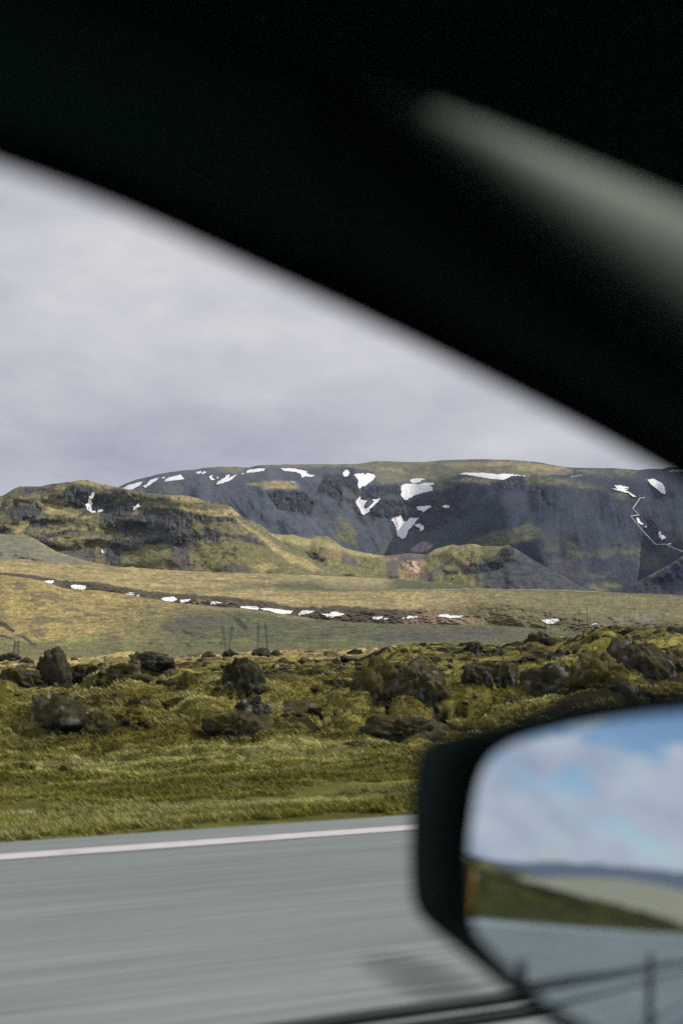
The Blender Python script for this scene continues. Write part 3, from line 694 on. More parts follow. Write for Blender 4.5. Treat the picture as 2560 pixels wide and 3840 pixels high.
pipeline([(1215, 405), (1170, 413), (1105, 510), (1163, 566), (1088, 578), (1200, 715), (1318, 838), (1410, 836), (1470, 865), (1545, 895), (1640, 930)], 'pale zigzag pipeline running down the dark scree slope', 1.5)
pipeline([(640, 205), (545, 212), (533, 228)], 'short bent length of pale pipeline high up by the grassy summit', 1.0)

# ------------------------------------------------------------------ transmission towers
M_steel = plain('weathered steel', (.05, .055, .06), .6, .3)
M_ins = plain('glass insulators', (.6, .63, .62), .4)
def beam(bm, a, b, w):
    add_tube(bm, [a, b], w, 5)
def lattice(bm, a, b, w, n, rad):
    """square lattice mast between two points"""
    a, b = Vector(a), Vector(b)
    offs = [(-w, -w), (w, -w), (w, w), (-w, w)]
    for ox, oy in offs: beam(bm, a+Vector((ox, oy, 0)), b+Vector((ox, oy, 0)), rad)
    for i in range(n):
        p, q = a.lerp(b, i/n), a.lerp(b, (i+1)/n)
        for k in range(4):
            o1, o2 = offs[k], offs[(k+1) % 4]
            beam(bm, p+Vector((*o1, 0)), q+Vector((*o2, 0)), rad*.7)
def place_ground(L, u, v):
    r = drape(L, np.array([u]), np.array([v]))
    return at(np.array([u]), np.array([v]), r)[0], r[0]
def portal_tower(u_legs, v_top, v_ins, u_ins, v_base, label, rad=.11):
    """two leaning lattice masts, a crossarm and three hanging insulator strings"""
    base, r = place_ground(L_B, (u_legs[0][1]+u_legs[1][1])/2, v_base)
    o = empty('transmission_tower', base)
    m = r/F*1.0
    side = Vector(rt); k = lambda u, v: Vector(at(np.array([u]), np.array([v]), np.array([r]))[0])-Vector(base)
    for ut, ub in u_legs:
        bm = bmesh.new(); lattice(bm, k(ub, v_base), k(ut, v_top), .45, 12, rad*.5); beam(bm, k(ut, v_top), k(ut, v_top-8), rad*.7)
        beam(bm, k(ut, v_top)+Vector((-.45, -.45, 0)), k(ut, v_top)+Vector((.45, .45, 0)), rad*.6); beam(bm, k(ut, v_top)+Vector((.45, -.45, 0)), k(ut, v_top)+Vector((-.45, .45, 0)), rad*.6)
        bm_obj('leg', bm, M_steel, o)
    bm = bmesh.new()
    a, b = k(min(u_ins)-3, v_ins[0]), k(max(u_ins)+3, v_ins[0])
    lattice_pts = [a.lerp(b, i/12) for i in range(13)]
    for dz in (0, -1.0): beam(bm, a+Vector((0, 0, dz)), b+Vector((0, 0, dz)), rad*.6)
    for i in range(12): beam(bm, lattice_pts[i]+Vector((0, 0, -(i % 2))), lattice_pts[i+1]+Vector((0, 0, -((i+1) % 2))), rad*.4)
    bm_obj('crossarm', bm, M_steel, o)
    for ui in u_ins:
        bm = bmesh.new(); p, q = k(ui, v_ins[0]), k(ui, v_ins[1]); n = 10
        add_tube(bm, [p.lerp(q, i/(2*n)) for i in range(2*n+1)], [.16 if i % 2 else .3 for i in range(2*n+1)], 6)
        bm_obj('insulator', bm, M_ins, o, True)
    tag(o, label, 'transmission tower', 'transmission towers on the plain')
def g6(x): return 640+x/2.45
def w_(y): return 2080+y/2.45
portal_tower([(g6(470), g6(512)), (g6(565), g6(535))], w_(650), (w_(668), w_(712)), [g6(435), g6(517), g6(598)], w_(890), 'steel power pylon with legs closing to a V, left of the middle')
portal_tower([(g6(805), g6(798)), (g6(868), g6(890))], w_(645), (w_(662), w_(697)), [g6(773), g6(838), g6(905)], w_(890), 'steel power pylon with two nearly upright legs, beside the V-legged one', .13)
g8 = lambda x: 1920+x/2.45
portal_tower([(g8(310), g8(296)), (g8(350), g8(352))], w_(528), (w_(535), w_(566)), [g8(243), g8(327), g8(409)], w_(745), 'faint power pylon standing in front of the bowl-shaped snow patch', .09)
portal_tower([(g8(612), g8(612)), (g8(688), g8(688))], w_(480), (w_(540), w_(562)), [g8(587), g8(653), g8(718)], w_(725), 'power pylon with two straight masts, behind the mossy mound', .1)
def lattice_tower(u, w, v_top, v_base, label):
    base, r = place_ground(L_B, u, v_base)
    o = empty('lattice_tower', base)
    k = lambda a, b: Vector(at(np.array([a]), np.array([b]), np.array([r]))[0])-Vector(base)
    hgt = k(u, v_top).z; hw = w*r/F/2
    side = Vector(rt)
    fwd = Vector((fw[0], fw[1], 0)).normalized()
    for sx, sy in ((-1, -1), (1, -1), (1, 1), (-1, 1)):
        bm = bmesh.new(); beam(bm, side*sx*hw*.8+fwd*sy*hw*.8+Vector((0, 0, -1.5)), side*sx*hw*.45+fwd*sy*hw*.45+Vector((0, 0, hgt)), .1)
        bm_obj('leg', bm, M_steel, o)
    bm = bmesh.new(); n = 5
    for i in range(n):
        z1, z2 = hgt*i/n, hgt*(i+1)/n
        s1, s2 = hw*(.8-.35*i/n), hw*(.8-.35*(i+1)/n)
        c4 = ((-1, -1), (1, -1), (1, 1), (-1, 1))
        for q in range(4):
            p1, p2 = c4[q], c4[(q+1) % 4]
            beam(bm, side*p1[0]*s1+fwd*p1[1]*s1+Vector((0, 0, z1)), side*p2[0]*s2+fwd*p2[1]*s2+Vector((0, 0, z2)), .055)
            beam(bm, side*p2[0]*s1+fwd*p2[1]*s1+Vector((0, 0, z1)), side*p1[0]*s2+fwd*p1[1]*s2+Vector((0, 0, z2)), .055)
    bm_obj('bracing', bm, M_steel, o)
    for f_ in (1.0, .72):
        bm = bmesh.new(); beam(bm, side*-hw*1.25+Vector((0, 0, hgt*f_)), side*hw*1.25+Vector((0, 0, hgt*f_)), .12)
        bm_obj('crossarm', bm, M_steel, o)
    tag(o, label, 'transmission tower', 'lattice towers on the plain')
lattice_tower(60, 26, 2404, 2474, 'squat lattice pylon at the left edge of the plain')
lattice_tower(g6(1417), 28, 2378, 2432, 'squat lattice pylon on the plain right of the upright-legged pylons')
# mast on the skyline
p0, r0 = place_ground(L_F, 885, 1754)
o = empty('summit_mast', p0)
bm = bmesh.new(); add_tube(bm, [(0, 0, -8), (0, 0, 9)], .6, 6); bm_obj('mast', bm, M_steel, o)
bm = bmesh.new(); add_box(bm, (-1.6, -1.2, -3), (1.6, 1.2, 2.6)); bm_obj('hut', bm, M_steel, o)
tag(o, 'tiny mast on the far mountain skyline', 'mast')

# ------------------------------------------------------------------ moss-covered lava field
def az_to_u(x, y):
    a = np.arctan2(x, y)-PHI
    a = (a+np.pi) % (2*np.pi)-np.pi
    return 1280+F*np.tan(np.clip(a, -1.0, 1.0))
RIM_U = np.array([-1500, -400, 0, 120, 237, 367, 469, 551, 640, 836, 995, 1211, 1350, 1443, 1574, 1700, 1860, 1940, 2060, 2149, 2206, 2267, 2349, 2451, 2560, 2900, 4000], float)
RIM_V = np.array([2450, 2470, 2468, 2470, 2470, 2458, 2443, 2445, 2460, 2448, 2440, 2434, 2436, 2428, 2414, 2420, 2420, 2408, 2392, 2390, 2370, 2357, 2352, 2354, 2356, 2360, 2420], float)
RIM_R = np.array([120, 170, 175, 175, 180, 185, 190, 190, 185, 185, 185, 180, 150, 105, 88, 84, 80, 76, 72, 66, 60, 56, 54, 54, 54, 60, 90], float)
BUMPS = [  # extra mossy mounds: u, v of the top, range, width (m), height (m)
    (2200, 2560, 17.5, 1.5, .42), (2420, 2575, 16.5, 1.6, .32), (600, 2600, 18, 1.6, .3), (1150, 2600, 19, 1.8, .3), (1800, 2640, 16, 1.5, .28), (60, 2560, 22, 1.6, .35), (1300, 2560, 24, 1.8, .35),
]
def pillows(x, y):
    """height of the rounded moss cushions; 0 along the cracks between them"""
    wx, wy = x+.35*vnoise(x/1.1, y/1.1, seed=250), y+.35*vnoise(x/1.1+9, y/1.1, seed=251)
    k = 1+.9*sstep(35, 80, np.hypot(x, y))
    return np.abs(vnoise(wx/(.66*k), wy/(.48*k), seed=203)+.45*vnoise(wx/(.27*k), wy/(.22*k), seed=209))
CAL_U = np.arange(-300, 2900, 40.0); CAL_Z = 0*CAL_U     # trims the rim to the height it has in the photo
SOCKETS = []     # moss banked up round the feet of boulders
def lava_z(x, y, fine=True):
    x = np.asarray(x, float); y = np.asarray(y, float)
    r = np.hypot(x, y); u = az_to_u(x, y)
    rim_r = np.interp(u, RIM_U, RIM_R); rim_v = np.interp(u, RIM_U, RIM_V)
    rim_z = EYE-(rim_v-2370)/F*rim_r-.25+np.interp(u, CAL_U, CAL_Z)
    t = np.clip((r-8)/(rim_r-8), 0, 1)
    front = sstep(0, 1, (y+1)/9)
    z = rim_z*(t**1.5)
    z = z-.85*sstep(24, 60, r)*(1-sstep(95, 150, r))*(1-sstep(1300, 1600, u))
    over = np.clip(r-rim_r, 0, None)
    z = z-over*.16*sstep(0, 25, over)
    z = np.maximum(z, -17)
    sx = x*.62
    amp = sstep(8.5, 15, y)
    big = np.abs(fbm(sx/3.4, y/2.8, seed=201, octv=2))
    mid = np.abs(fbm(sx/1.3, y/1.0, seed=202, octv=2))
    pil = pillows(x, y)
    lump = fbm(x/.55, y/.45, seed=261, octv=3)
    z = z+amp*(.42*big+.26*mid*sstep(10, 16, r)-.15)
    g = sstep(8, 14, r)*amp
    z = z+(.05*sstep(7.4, 8.4, y)+.30*g*(1+.8*sstep(30, 60, r)))*np.minimum(pil, .55)
    z = z+.07*g*lump
    z = z-.22*g*(1-sstep(.0, .10, pil))
    z = z+1.0*amp*sstep(30, 70, r)*(np.abs(fbm(sx/7, y/6, seed=205, octv=3))*.8-.15)
    if fine:
        z = z+(.07*amp+.03)*fbm(sx/.3, y/.24, seed=204, octv=4, gain=.6)*sstep(7.15, 7.8, y)*(1-.4*sstep(40, 90, r))
    for c, bw, bh in SOCKETS:
        sel = (np.abs(x-c[0]) < 4*bw) & (np.abs(y-c[1]) < 4*bw)
        if np.ndim(z) and sel.any():
            z[sel] += bh*np.exp(-((x[sel]-c[0])**2+(y[sel]-c[1])**2)/(2*bw*bw))
    for bu, bv, br, bw, bh in BUMPS:
        c = at(np.array([bu]), np.array([bv]), np.array([br]))[0]
        z = z+bh*np.exp(-((x-c[0])**2/(2*(bw*.8)**2)+(y-c[1])**2/(2*(bw*.5)**2)))
    # bank beyond the road behind the car, and a dry hill farther back
    back = sstep(-1, -6, x)
    z = z+back*sstep(9, 16, y)*(1-sstep(40, 75, r))*.45*(.8+.4*fbm(x/9, y/7, seed=207))
    z = z+29*np.exp(-(((x+340)/130)**2+((y-80)/110)**2))*sstep(7.4, 40, y)
    # flat shelf for the road
    on = 1-sstep(7.08, 7.34, y+.05*vnoise(x/.7, y*0, seed=206)+.07*fbm(x/.22, y/.22, seed=260, octv=3))
    on = on*(y > -9)+0*on
    z = z*(1-on)+(-.07)*on
    z = np.where(y <= -9, -.1+.5*np.abs(fbm(x/4, y/4, seed=208, octv=3))*sstep(-9, -14, y), z)
    return z
# where the big boulders stand: the moss is banked up against them
def ground_at(u, v):
    """first point of the lava field seen in direction u, v"""
    rr = np.concatenate([np.arange(7, 60, .05), np.arange(60, 220, .4)])
    d = ray(np.array(u), np.array(v)); h = d/np.hypot(d[0], d[1])
    q = CAM+h[None]*rr[:, None]
    z = lava_z(q[:, 0], q[:, 1], False)
    k = np.nonzero(q[:, 2] <= z)[0]
    if len(k) == 0: k = [int(np.argmin(q[:, 2]-z))]
    k = k[0]
    return np.array([q[k, 0], q[k, 1], z[k]]), rr[k]
BIG = [
 (200, 2772, 280, 175, 'big dark boulder with a white lichen patch, near the left edge', 301, .3, .9),
 (350, 2772, 170, 110, 'dark low boulder touching the right side of the lichen-patched one', 302, .5, .3),
 (470, 2745, 150, 80, 'mossy brown boulder ending the near left row of rocks', 318, .9, .2),
 (185, 2580, 120, 165, 'tall upright dark rock at the left, standing above the skyline', 303, .2, .2),
 (60, 2572, 150, 75, 'low dark rock hump at the left edge beside the tall upright rock', 304, .4, .3),
 (300, 2560, 190, 70, 'low grey rock right of the tall upright rock', 305, .4, .4),
 (440, 2562, 170, 80, 'flat grey-brown rock between the low grey rock and the ridge', 306, .4, .5),
 (560, 2518, 175, 75, 'dark square-topped outcrop near the left of the far ridge', 307, .2, .3),
 (700, 2600, 120, 90, 'mossy dark hump left of the upright black boulder', 308, .7, .2),
 (915, 2605, 150, 135, 'upright black boulder standing alone in the middle of the moss', 309, .15, .2),
 (950, 2690, 130, 90, 'rock with a bright white face above a black hollow', 310, .2, 1.0),
 (895, 2775, 260, 115, 'black rounded boulder under the white-faced rock', 311, .4, .1),
 (1110, 2690, 220, 75, 'long brown slab of rock right of the white-faced rock', 312, .4, .5),
 (1415, 2630, 190, 190, 'mossy left half of the big boulder pair in the middle', 353, .55, .4),
 (1580, 2650, 240, 190, 'bare grey right half of the big boulder pair in the middle', 314, .3, .6),
 (1260, 2590, 110, 50, 'small grey stone left of the big boulder pair', 319, .4, .6),
 (1545, 2782, 310, 110, 'black flattened boulder just left of the wing mirror', 315, .3, .15),
 (1790, 2580, 110, 100, 'leaning dark rock with a pale edge, left of its lumpy neighbour', 316, .3, .5),
 (1890, 2588, 140, 110, 'lumpy dark rock with grey flecks right of the leaning rock', 317, .3, .6),
 (2090, 2620, 240, 150, 'left end of the great dark outcrop, pale on its top edge', 320, .25, .5),
 (2260, 2600, 260, 185, 'middle of the great dark outcrop with moss on its crown', 321, .6, .4),
 (2430, 2570, 240, 200, 'right end of the great dark outcrop, grey and jagged', 322, .25, .6),
 (2540, 2520, 120, 90, 'grey rock behind the right end of the great outcrop', 323, .4, .5),
 (2025, 2412, 95, 50, 'dark crag on the ridge left of the mossy mound', 324, .3, .3),
 (1785, 2436, 70, 34, 'dark rounded rock on the ridge in the middle right', 325, .3, .3),
 (862, 2462, 62, 32, 'dark rock on the sunlit far ridge, under the V-legged pylon', 326, .1, .2),
 (975, 2462, 66, 38, 'dark rock on the sunlit far ridge, under the upright-legged pylon', 327, .1, .3),
 (30, 2478, 80, 30, 'dark rock on the far ridge at the left edge', 328, .2, .3),
 (500, 2470, 55, 20, 'small dark rock on the crest of the pale far knoll', 329, .2, .3),
 (1330, 2455, 60, 22, 'small dark rock where the pale ridge meets the dark mound', 330, .2, .3),
 (240, 2905, 70, 38, 'small dark stone low in the near grass at the left', 331, .5, .1),
 (80, 2890, 80, 30, 'small flat dark stone in the near grass, nearest the left edge', 332, .5, .1),
 (850, 2962, 90, 30, 'small dark stone nearest the road in the middle of the near grass', 333, .5, .1),
 (1340, 2815, 110, 36, 'low dark stone in the grass left of the wing mirror', 334, .5, .1),
]
for _ in range(4):
    rr = np.concatenate([np.arange(16, 70, .4), np.arange(70, 215, 1.0)])
    uu, rm = np.meshgrid(CAL_U, rr)
    pp = at(uu, 2370+0*uu, rm); zz = lava_z(pp[..., 0], pp[..., 1], False)
    vv = 2370+F*(EYE-zz)/rm
    err = vv.min(0)-np.interp(CAL_U, RIM_U, RIM_V)          # positive: rim too low
    CAL_Z = CAL_Z+.8*np.convolve(np.pad(err, 1, mode='edge'), [.25, .5, .25], mode='valid')/F*np.interp(CAL_U, RIM_U, RIM_R)
BIG_AT = [ground_at(q[0], q[1]) for q in BIG]
AWAY = np.array([math.sin(PHI), math.cos(PHI), 0])
SOCKETS = [(c+AWAY*q[2]*r/F*.3, q[2]*r/F*.45, q[3]*r/F*.14) for q, (c, r) in zip(BIG, BIG_AT) if q[2] > 100]
azs = np.concatenate([np.radians(np.arange(-180, -45, 1.2)), np.radians(np.arange(-45, 3.5, .3)), np.radians(np.arange(3.5, 43.5, .052)), np.radians(np.arange(43.5, 60, .3)), np.radians(np.arange(60, 181, 1.2))])
azs[-1] = math.pi
rads = np.concatenate([[.3, 1.5, 3, 4.5, 5.5, 6.2], np.arange(6.8, 10, .06), np.arange(10, 20, .07), np.arange(20, 66, .11), np.arange(66, 120, .3), np.arange(120, 215, .8), np.arange(215, 330, 6), [360, 420, 500, 620, 800, 1100, 1600, 2300, 3300, 4500, 6000]])
A, RR = np.meshgrid(azs, rads)
X, Y = RR*np.sin(A), RR*np.cos(A)
Z = lava_z(X, Y)
MOSS = []
def lava_paint(x, y, z):
    r = np.hypot(x, y); sx = x*.45
    near = 1-sstep(10, 14, r)
    base = lin(124, 115, 56)+0*x[..., None]
    base = mixc(base, lin(164, 154, 86), .85*sstep(-.05, .35, fbm(sx/2.2, y/1.1, seed=221, octv=4)))
    base = mixc(base, lin(72, 57, 28), .9*sstep(-.05, .3, fbm(sx/1.1, y/.7, seed=222, octv=4)))
    base = mixc(base, lin(176, 172, 120), .85*near*sstep(.02, .3, fbm(sx/1.6, y/.22, seed=228, octv=5, gain=.65)))
    base = mixc(base, lin(86, 76, 42), .7*near*sstep(.05, .32, fbm(sx/1.3, y/.24, seed=229, octv=5, gain=.65)))
    base = mixc(base, lin(134, 138, 60), (.3+.45*near)*(.5+.5*fbm(sx/1.2, y/.4, seed=223, octv=3)))
    base = mixc(base, lin(30, 27, 20), (.9-.55*near)*sstep(.16, .3, fbm(sx/.8, y/.4, seed=224, octv=5, gain=.6)))
    base = mixc(base, lin(58, 60, 24), .85*sstep(-1, -5, x)*(r < 250))  # moss behind the car painted darker, as if backlit
    # bare lava, with crevice shade painted in, between the cushions and in rough patches
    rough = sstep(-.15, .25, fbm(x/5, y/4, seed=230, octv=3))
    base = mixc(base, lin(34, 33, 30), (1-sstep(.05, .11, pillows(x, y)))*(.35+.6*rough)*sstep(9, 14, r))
    base = mixc(base, lin(26, 28, 26), .92*sstep(.10, .22, fbm(x/1.8, y/1.4, seed=226, octv=5, gain=.6))*sstep(16, 26, r))
    base = mixc(base, lin(214, 190, 130), .9*sstep(85, 125, r)*sstep(-30, 10, x)*(.35+.65*sstep(-.1, .3, fbm(sx/3, y/3, seed=225, octv=4))))  # straw of the far crest, with its sunlight painted in
    base = mixc(base, lin(60, 58, 48), .85*sstep(.12, .3, fbm(x/3.4, y/3.0, seed=227, octv=4))*sstep(85, 125, r))
    base = mixc(base, lin(150, 148, 128), sstep(-12, -6, z)*(x < -150)*(r < 600))
    return base
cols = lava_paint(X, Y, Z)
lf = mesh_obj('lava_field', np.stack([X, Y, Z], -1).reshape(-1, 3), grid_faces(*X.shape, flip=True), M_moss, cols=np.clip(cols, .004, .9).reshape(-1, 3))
tag(lf, kind='structure')
# short grass and moss tufts, thick along the verge and thinning out over the cushions
def tufts(n):
    g = np.random.RandomState(11)
    az = np.radians(g.uniform(2.0, 45.0, n)); r = 7.2+26*g.beta(.9, 1.9, n)
    x, y = r*np.sin(az), r*np.cos(az)
    keep = (y > 7.22+.18*g.rand(n)) & (fbm(x*.45/.8, y/.4, seed=224, octv=5, gain=.6) < .24) & ((fbm(x/1.8, y/1.4, seed=226, octv=5, gain=.6) < .12) | (r < 17))
    keep &= (pillows(x, y) > .10) | (r < 11)
    x, y, r = x[keep], y[keep], r[keep]; z = lava_z(x, y); m = len(x)
    verge = np.exp(-((y-7.4)/.7)**2)
    near = 1-sstep(10, 14, r)
    tone = fbm(x*.45/1.6, y/.22, seed=228, octv=5, gain=.65)
    c = lin(128, 122, 58)+0*x[:, None]
    c = mixc(c, lin(186, 180, 122), sstep(.0, .3, tone)*.9)
    c = mixc(c, lin(88, 76, 38), sstep(-.02, -.3, tone)*.8)
    c = mixc(c, lin(130, 140, 56), .5*near*g.rand(m))
    V_, C_ = [], []
    for b in range(4):
        a = g.uniform(0, 2*np.pi, m); hgt = (.012+.020*g.rand(m))*(1+.7*verge)*(1+.03*r); w = .0035*(1+.06*r)
        lean = np.stack([np.cos(a)*.6-.7, np.sin(a)*.6, 0*a], -1)*hgt[:, None]*.9
        side = np.stack([-np.sin(a), np.cos(a), 0*a], -1)*w[:, None]
        p = np.stack([x+.02*np.cos(a*3), y+.02*np.sin(a*5), z-.004], -1)
        tip = p+lean+np.stack([0*a, 0*a, hgt], -1)
        V_ += [p-side, p+side, tip]; c2 = c*np.array([1.0, 1.0, 1.18]); C_ += [c2*1.5, c2*1.5, c2*1.8]
    V_ = np.stack(V_, 1).reshape(-1, 3); C_ = np.stack(C_, 1).reshape(-1, 3)
    tag(mesh_obj('grass_tufts', V_, np.arange(len(V_)).reshape(-1, 3), M_moss, cols=np.clip(C_, .004, .8), smooth=False), 'short yellow green tufts over the roadside moss', None, None, 'stuff')
tufts(190000)
# far blue hills seen only in the wing mirror
def back_hills():
    az = np.radians(np.linspace(-135, -30, 120)); rows = []
    el = np.interp(np.degrees(az), [-135, -95, -78, -69, -64, -60, -54, -30], [2.5, 3.6, 3.4, 2.3, 1.4, .5, -.4, -.4])
    prof = 4400*np.tan(np.radians(el))+18*fbm(az*30, az*0, seed=231, octv=4)
    for rr, hh in ((3600, 0), (3900, .5), (4400, 1.0), (5000, .3)):
        rows.append(np.stack([rr*np.sin(az), rr*np.cos(az), np.where(hh > 0, prof*hh, -30)], -1))
    v = np.array(rows); c = np.tile(lin(96, 104, 118), (v.shape[0]*v.shape[1], 1))
    tag(mesh_obj('far_hills', v.reshape(-1, 3), grid_faces(4, 120), M_far, cols=c), kind='structure')
back_hills()

# ------------------------------------------------------------------ road
def road_mat():
    m, nt, b = new_mat('weathered asphalt')
    tc = N(nt, 'ShaderNodeTexCoord')
    def noise(scale, st, det=6.0):
        mp = N(nt, 'ShaderNodeMapping'); mp.inputs['Scale'].default_value = st
        nt.links.new(tc.outputs['Object'], mp.inputs['Vector'])
        n = N(nt, 'ShaderNodeTexNoise', i_Scale=scale, i_Detail=det, i_Roughness=.6)
        nt.links.new(mp.outputs['Vector'], n.inputs['Vector']); return n.outputs['Fac']
    streak = noise(1.0, (.2, 2.0, 1)); fine = noise(3.0, (.22, 6, 1)); patch = noise(.35, (.5, 1, 1), 3.0); grit = noise(160.0, (1, 1, 1), 2.0)
    r1 = N(nt, 'ShaderNodeValToRGB'); e = r1.color_ramp.elements
    e[0].position = .3; e[0].color = (.180, .212, .204, 1); e[1].position = .7; e[1].color = (.244, .270, .262, 1)
    nt.links.new(streak, r1.inputs['Fac'])
    def mult(a, fac, lo, hi):
        mr = N(nt, 'ShaderNodeMapRange'); mr.inputs['From Min'].default_value = .3; mr.inputs['From Max'].default_value = .7
        mr.inputs['To Min'].default_value = lo; mr.inputs['To Max'].default_value = hi
        nt.links.new(fac, mr.inputs['Value'])
        vm = N(nt, 'ShaderNodeVectorMath', operation='SCALE'); nt.links.new(a, vm.inputs[0]); nt.links.new(mr.outputs['Result'], vm.inputs['Scale'])
        return vm.outputs['Vector']
    c = mult(r1.outputs['Color'], fine, .83, 1.17); c = mult(c, grit, .75, 1.25); c = mult(c, patch, .92, 1.08)
    # dark smudge painted on the road in place of the blurred barrier post
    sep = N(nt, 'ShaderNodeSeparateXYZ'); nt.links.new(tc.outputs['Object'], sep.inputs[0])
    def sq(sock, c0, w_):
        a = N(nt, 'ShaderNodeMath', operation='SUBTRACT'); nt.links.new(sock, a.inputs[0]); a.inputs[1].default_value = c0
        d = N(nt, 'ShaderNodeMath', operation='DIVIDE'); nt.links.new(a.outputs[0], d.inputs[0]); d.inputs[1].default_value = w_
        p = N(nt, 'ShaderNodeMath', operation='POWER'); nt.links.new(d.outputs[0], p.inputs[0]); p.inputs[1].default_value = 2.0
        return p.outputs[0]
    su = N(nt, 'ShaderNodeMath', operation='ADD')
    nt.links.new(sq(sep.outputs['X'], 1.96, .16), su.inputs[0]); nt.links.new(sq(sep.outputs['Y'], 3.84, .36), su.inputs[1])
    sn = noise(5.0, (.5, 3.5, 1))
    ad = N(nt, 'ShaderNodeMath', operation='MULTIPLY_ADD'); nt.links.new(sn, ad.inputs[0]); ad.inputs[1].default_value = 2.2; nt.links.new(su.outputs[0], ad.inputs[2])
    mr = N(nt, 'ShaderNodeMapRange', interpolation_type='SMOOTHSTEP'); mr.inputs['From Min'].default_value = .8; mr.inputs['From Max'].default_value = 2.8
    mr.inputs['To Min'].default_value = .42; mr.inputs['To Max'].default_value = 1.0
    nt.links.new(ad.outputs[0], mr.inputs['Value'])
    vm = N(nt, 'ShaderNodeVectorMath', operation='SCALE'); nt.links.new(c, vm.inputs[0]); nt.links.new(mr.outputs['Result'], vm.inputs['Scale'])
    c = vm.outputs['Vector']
    nt.links.new(c, b.inputs['Base Color'])
    b.inputs['Roughness'].default_value = .85; b.inputs['Specular IOR Level'].default_value = .3
    bp = N(nt, 'ShaderNodeBump', i_Strength=.35, i_Distance=.004); nt.links.new(grit, bp.inputs['Height']); nt.links.new(bp.outputs['Normal'], b.inputs['Normal'])
    return m
xs = np.linspace(-400, 400, 161); ys = np.array([-5.5, -5.4, 7.2, 7.27])
gx, gy = np.meshgrid(xs, ys)
gz = np.where((gy < -5.45) | (gy > 7.25), -.06, 0.0)
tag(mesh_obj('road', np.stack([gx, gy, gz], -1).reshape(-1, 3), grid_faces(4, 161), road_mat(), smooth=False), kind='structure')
def line_mat():
    m, nt, b = new_mat('worn road paint')
    tc = N(nt, 'ShaderNodeTexCoord'); mp = N(nt, 'ShaderNodeMapping'); mp.inputs['Scale'].default_value = (.4, 2, 1)
    nt.links.new(tc.outputs['Object'], mp.inputs['Vector'])
    n = N(nt, 'ShaderNodeTexNoise', i_Scale=9.0, i_Detail=7.0, i_Roughness=.7); nt.links.new(mp.outputs['Vector'], n.inputs['Vector'])
    r = N(nt, 'ShaderNodeValToRGB'); e = r.color_ramp.elements
    e[0].position = .3; e[0].color = (.36, .36, .35, 1); e[1].position = .5; e[1].color = (.57, .56, .54, 1)
    nt.links.new(n.outputs['Fac'], r.inputs['Fac']); nt.links.new(r.outputs['Color'], b.inputs['Base Color'])
    b.inputs['Roughness'].default_value = .7
    return m
gx, gy = np.meshgrid(np.linspace(-400, 400, 1601), np.array([6.635, 6.805]))
gy = gy+.012*fbm(gx/.8, gy*3, seed=241)
tag(mesh_obj('edge_line_marking', np.stack([gx, gy, 0*gx+.004], -1).reshape(-1, 3), grid_faces(2, 1601), line_mat(), smooth=False), kind='structure')

# wire-rope barrier between the lanes
M_galv = plain('galvanised steel', (.05, .056, .062), .85, .0, noise=.25, nscale=30)
M_cable = plain('steel cable', (.016, .024, .023), .6, .2)
bar = empty('cable_barrier', (0, 1.98, 0))
for k in range(-14, 9):
    x = .945+2.87*k
    if k == 0: continue            # the post beside the car is left out, a smudge painted on the road instead
    bm = bmesh.new()
    add_tube(bm, [(x, -.005, -.1), (x, -.005, .55), (x, -.005, .632), (x, -.005, .645)], [.036, .036, .034, .02], 12)
    bm_obj('post', bm, M_galv, bar, True)
for dz in (.0155, -.0155, -.115):
    bm = bmesh.new(); n_ = 180
    add_tube(bm, [(-42+84*i_/n_, .032, .497+dz+.004*math.sin(i_*.9)) for i_ in range(n_+1)], .0125, 8); bm_obj('cable', bm, M_cable, bar, True)
tag(bar, 'steel cable barrier with short posts running along the middle of the road', 'barrier')

# ------------------------------------------------------------------ boulders
def rock_mesh(seed, sub=5, blocky=.5):
    bm = bmesh.new(); bmesh.ops.create_icosphere(bm, subdivisions=sub, radius=1.0)
    co = np.array([v.co[:] for v in bm.verts]); fc = np.array([[v.index for v in f.verts] for f in bm.faces]); bm.free()
    n = co/np.linalg.norm(co, axis=1)[:, None]
    d = 1+.62*fbm(n[:, 0]*1.5+seed, n[:, 1]*1.4, n[:, 2]*1.4+seed*.37, seed=seed, octv=3)
    d -= .42*np.abs(fbm(n[:, 0]*2.4+seed, n[:, 1]*2.4, n[:, 2]*2.4, seed=seed+1, octv=4))
    d += .16*fbm(n[:, 0]*7, n[:, 1]*7+seed, n[:, 2]*7, seed=seed+2, octv=4, gain=.6)
    # flat broken faces
    rs = np.random.RandomState(seed)
    p = n*d[:, None]
    for _ in range(9):
        a = rs.normal(size=3); a /= np.linalg.norm(a); lim = rs.uniform(.62, .85)
        s = p@a; ov = np.clip(s-lim, 0, None)
        p = p-(ov*blocky*1.6).clip(0, None)[:, None]*a*.6
    p[:, 2] = np.where(p[:, 2] < -.4, -.4+(p[:, 2]+.4)*.3, p[:, 2])
    return p, fc
def rock_cols(p, seed, moss=.6, lich=.5):
    nz = p[:, 2]
    base = lin(56, 62, 57)+0*p[:, :1]
    base = mixc(base, lin(30, 33, 30), sstep(-.1, .3, fbm(p[:, 0]*3, p[:, 1]*3, p[:, 2]*3+seed, seed=seed+7, octv=3)))
    base = mixc(base, lin(150, 154, 154), lich*sstep(.2, .42, fbm(p[:, 0]*4, p[:, 1]*4+seed, p[:, 2]*4, seed=seed+9, octv=4)))
    base = mixc(base, lin(104, 92, 44), moss*1.15*sstep(-.1, .45, nz+.6*fbm(p[:, 0]*2.5, p[:, 1]*2.5+seed, p[:, 2]*2.5, seed=seed+8, octv=4)))
    return np.clip(base, .004, .9)
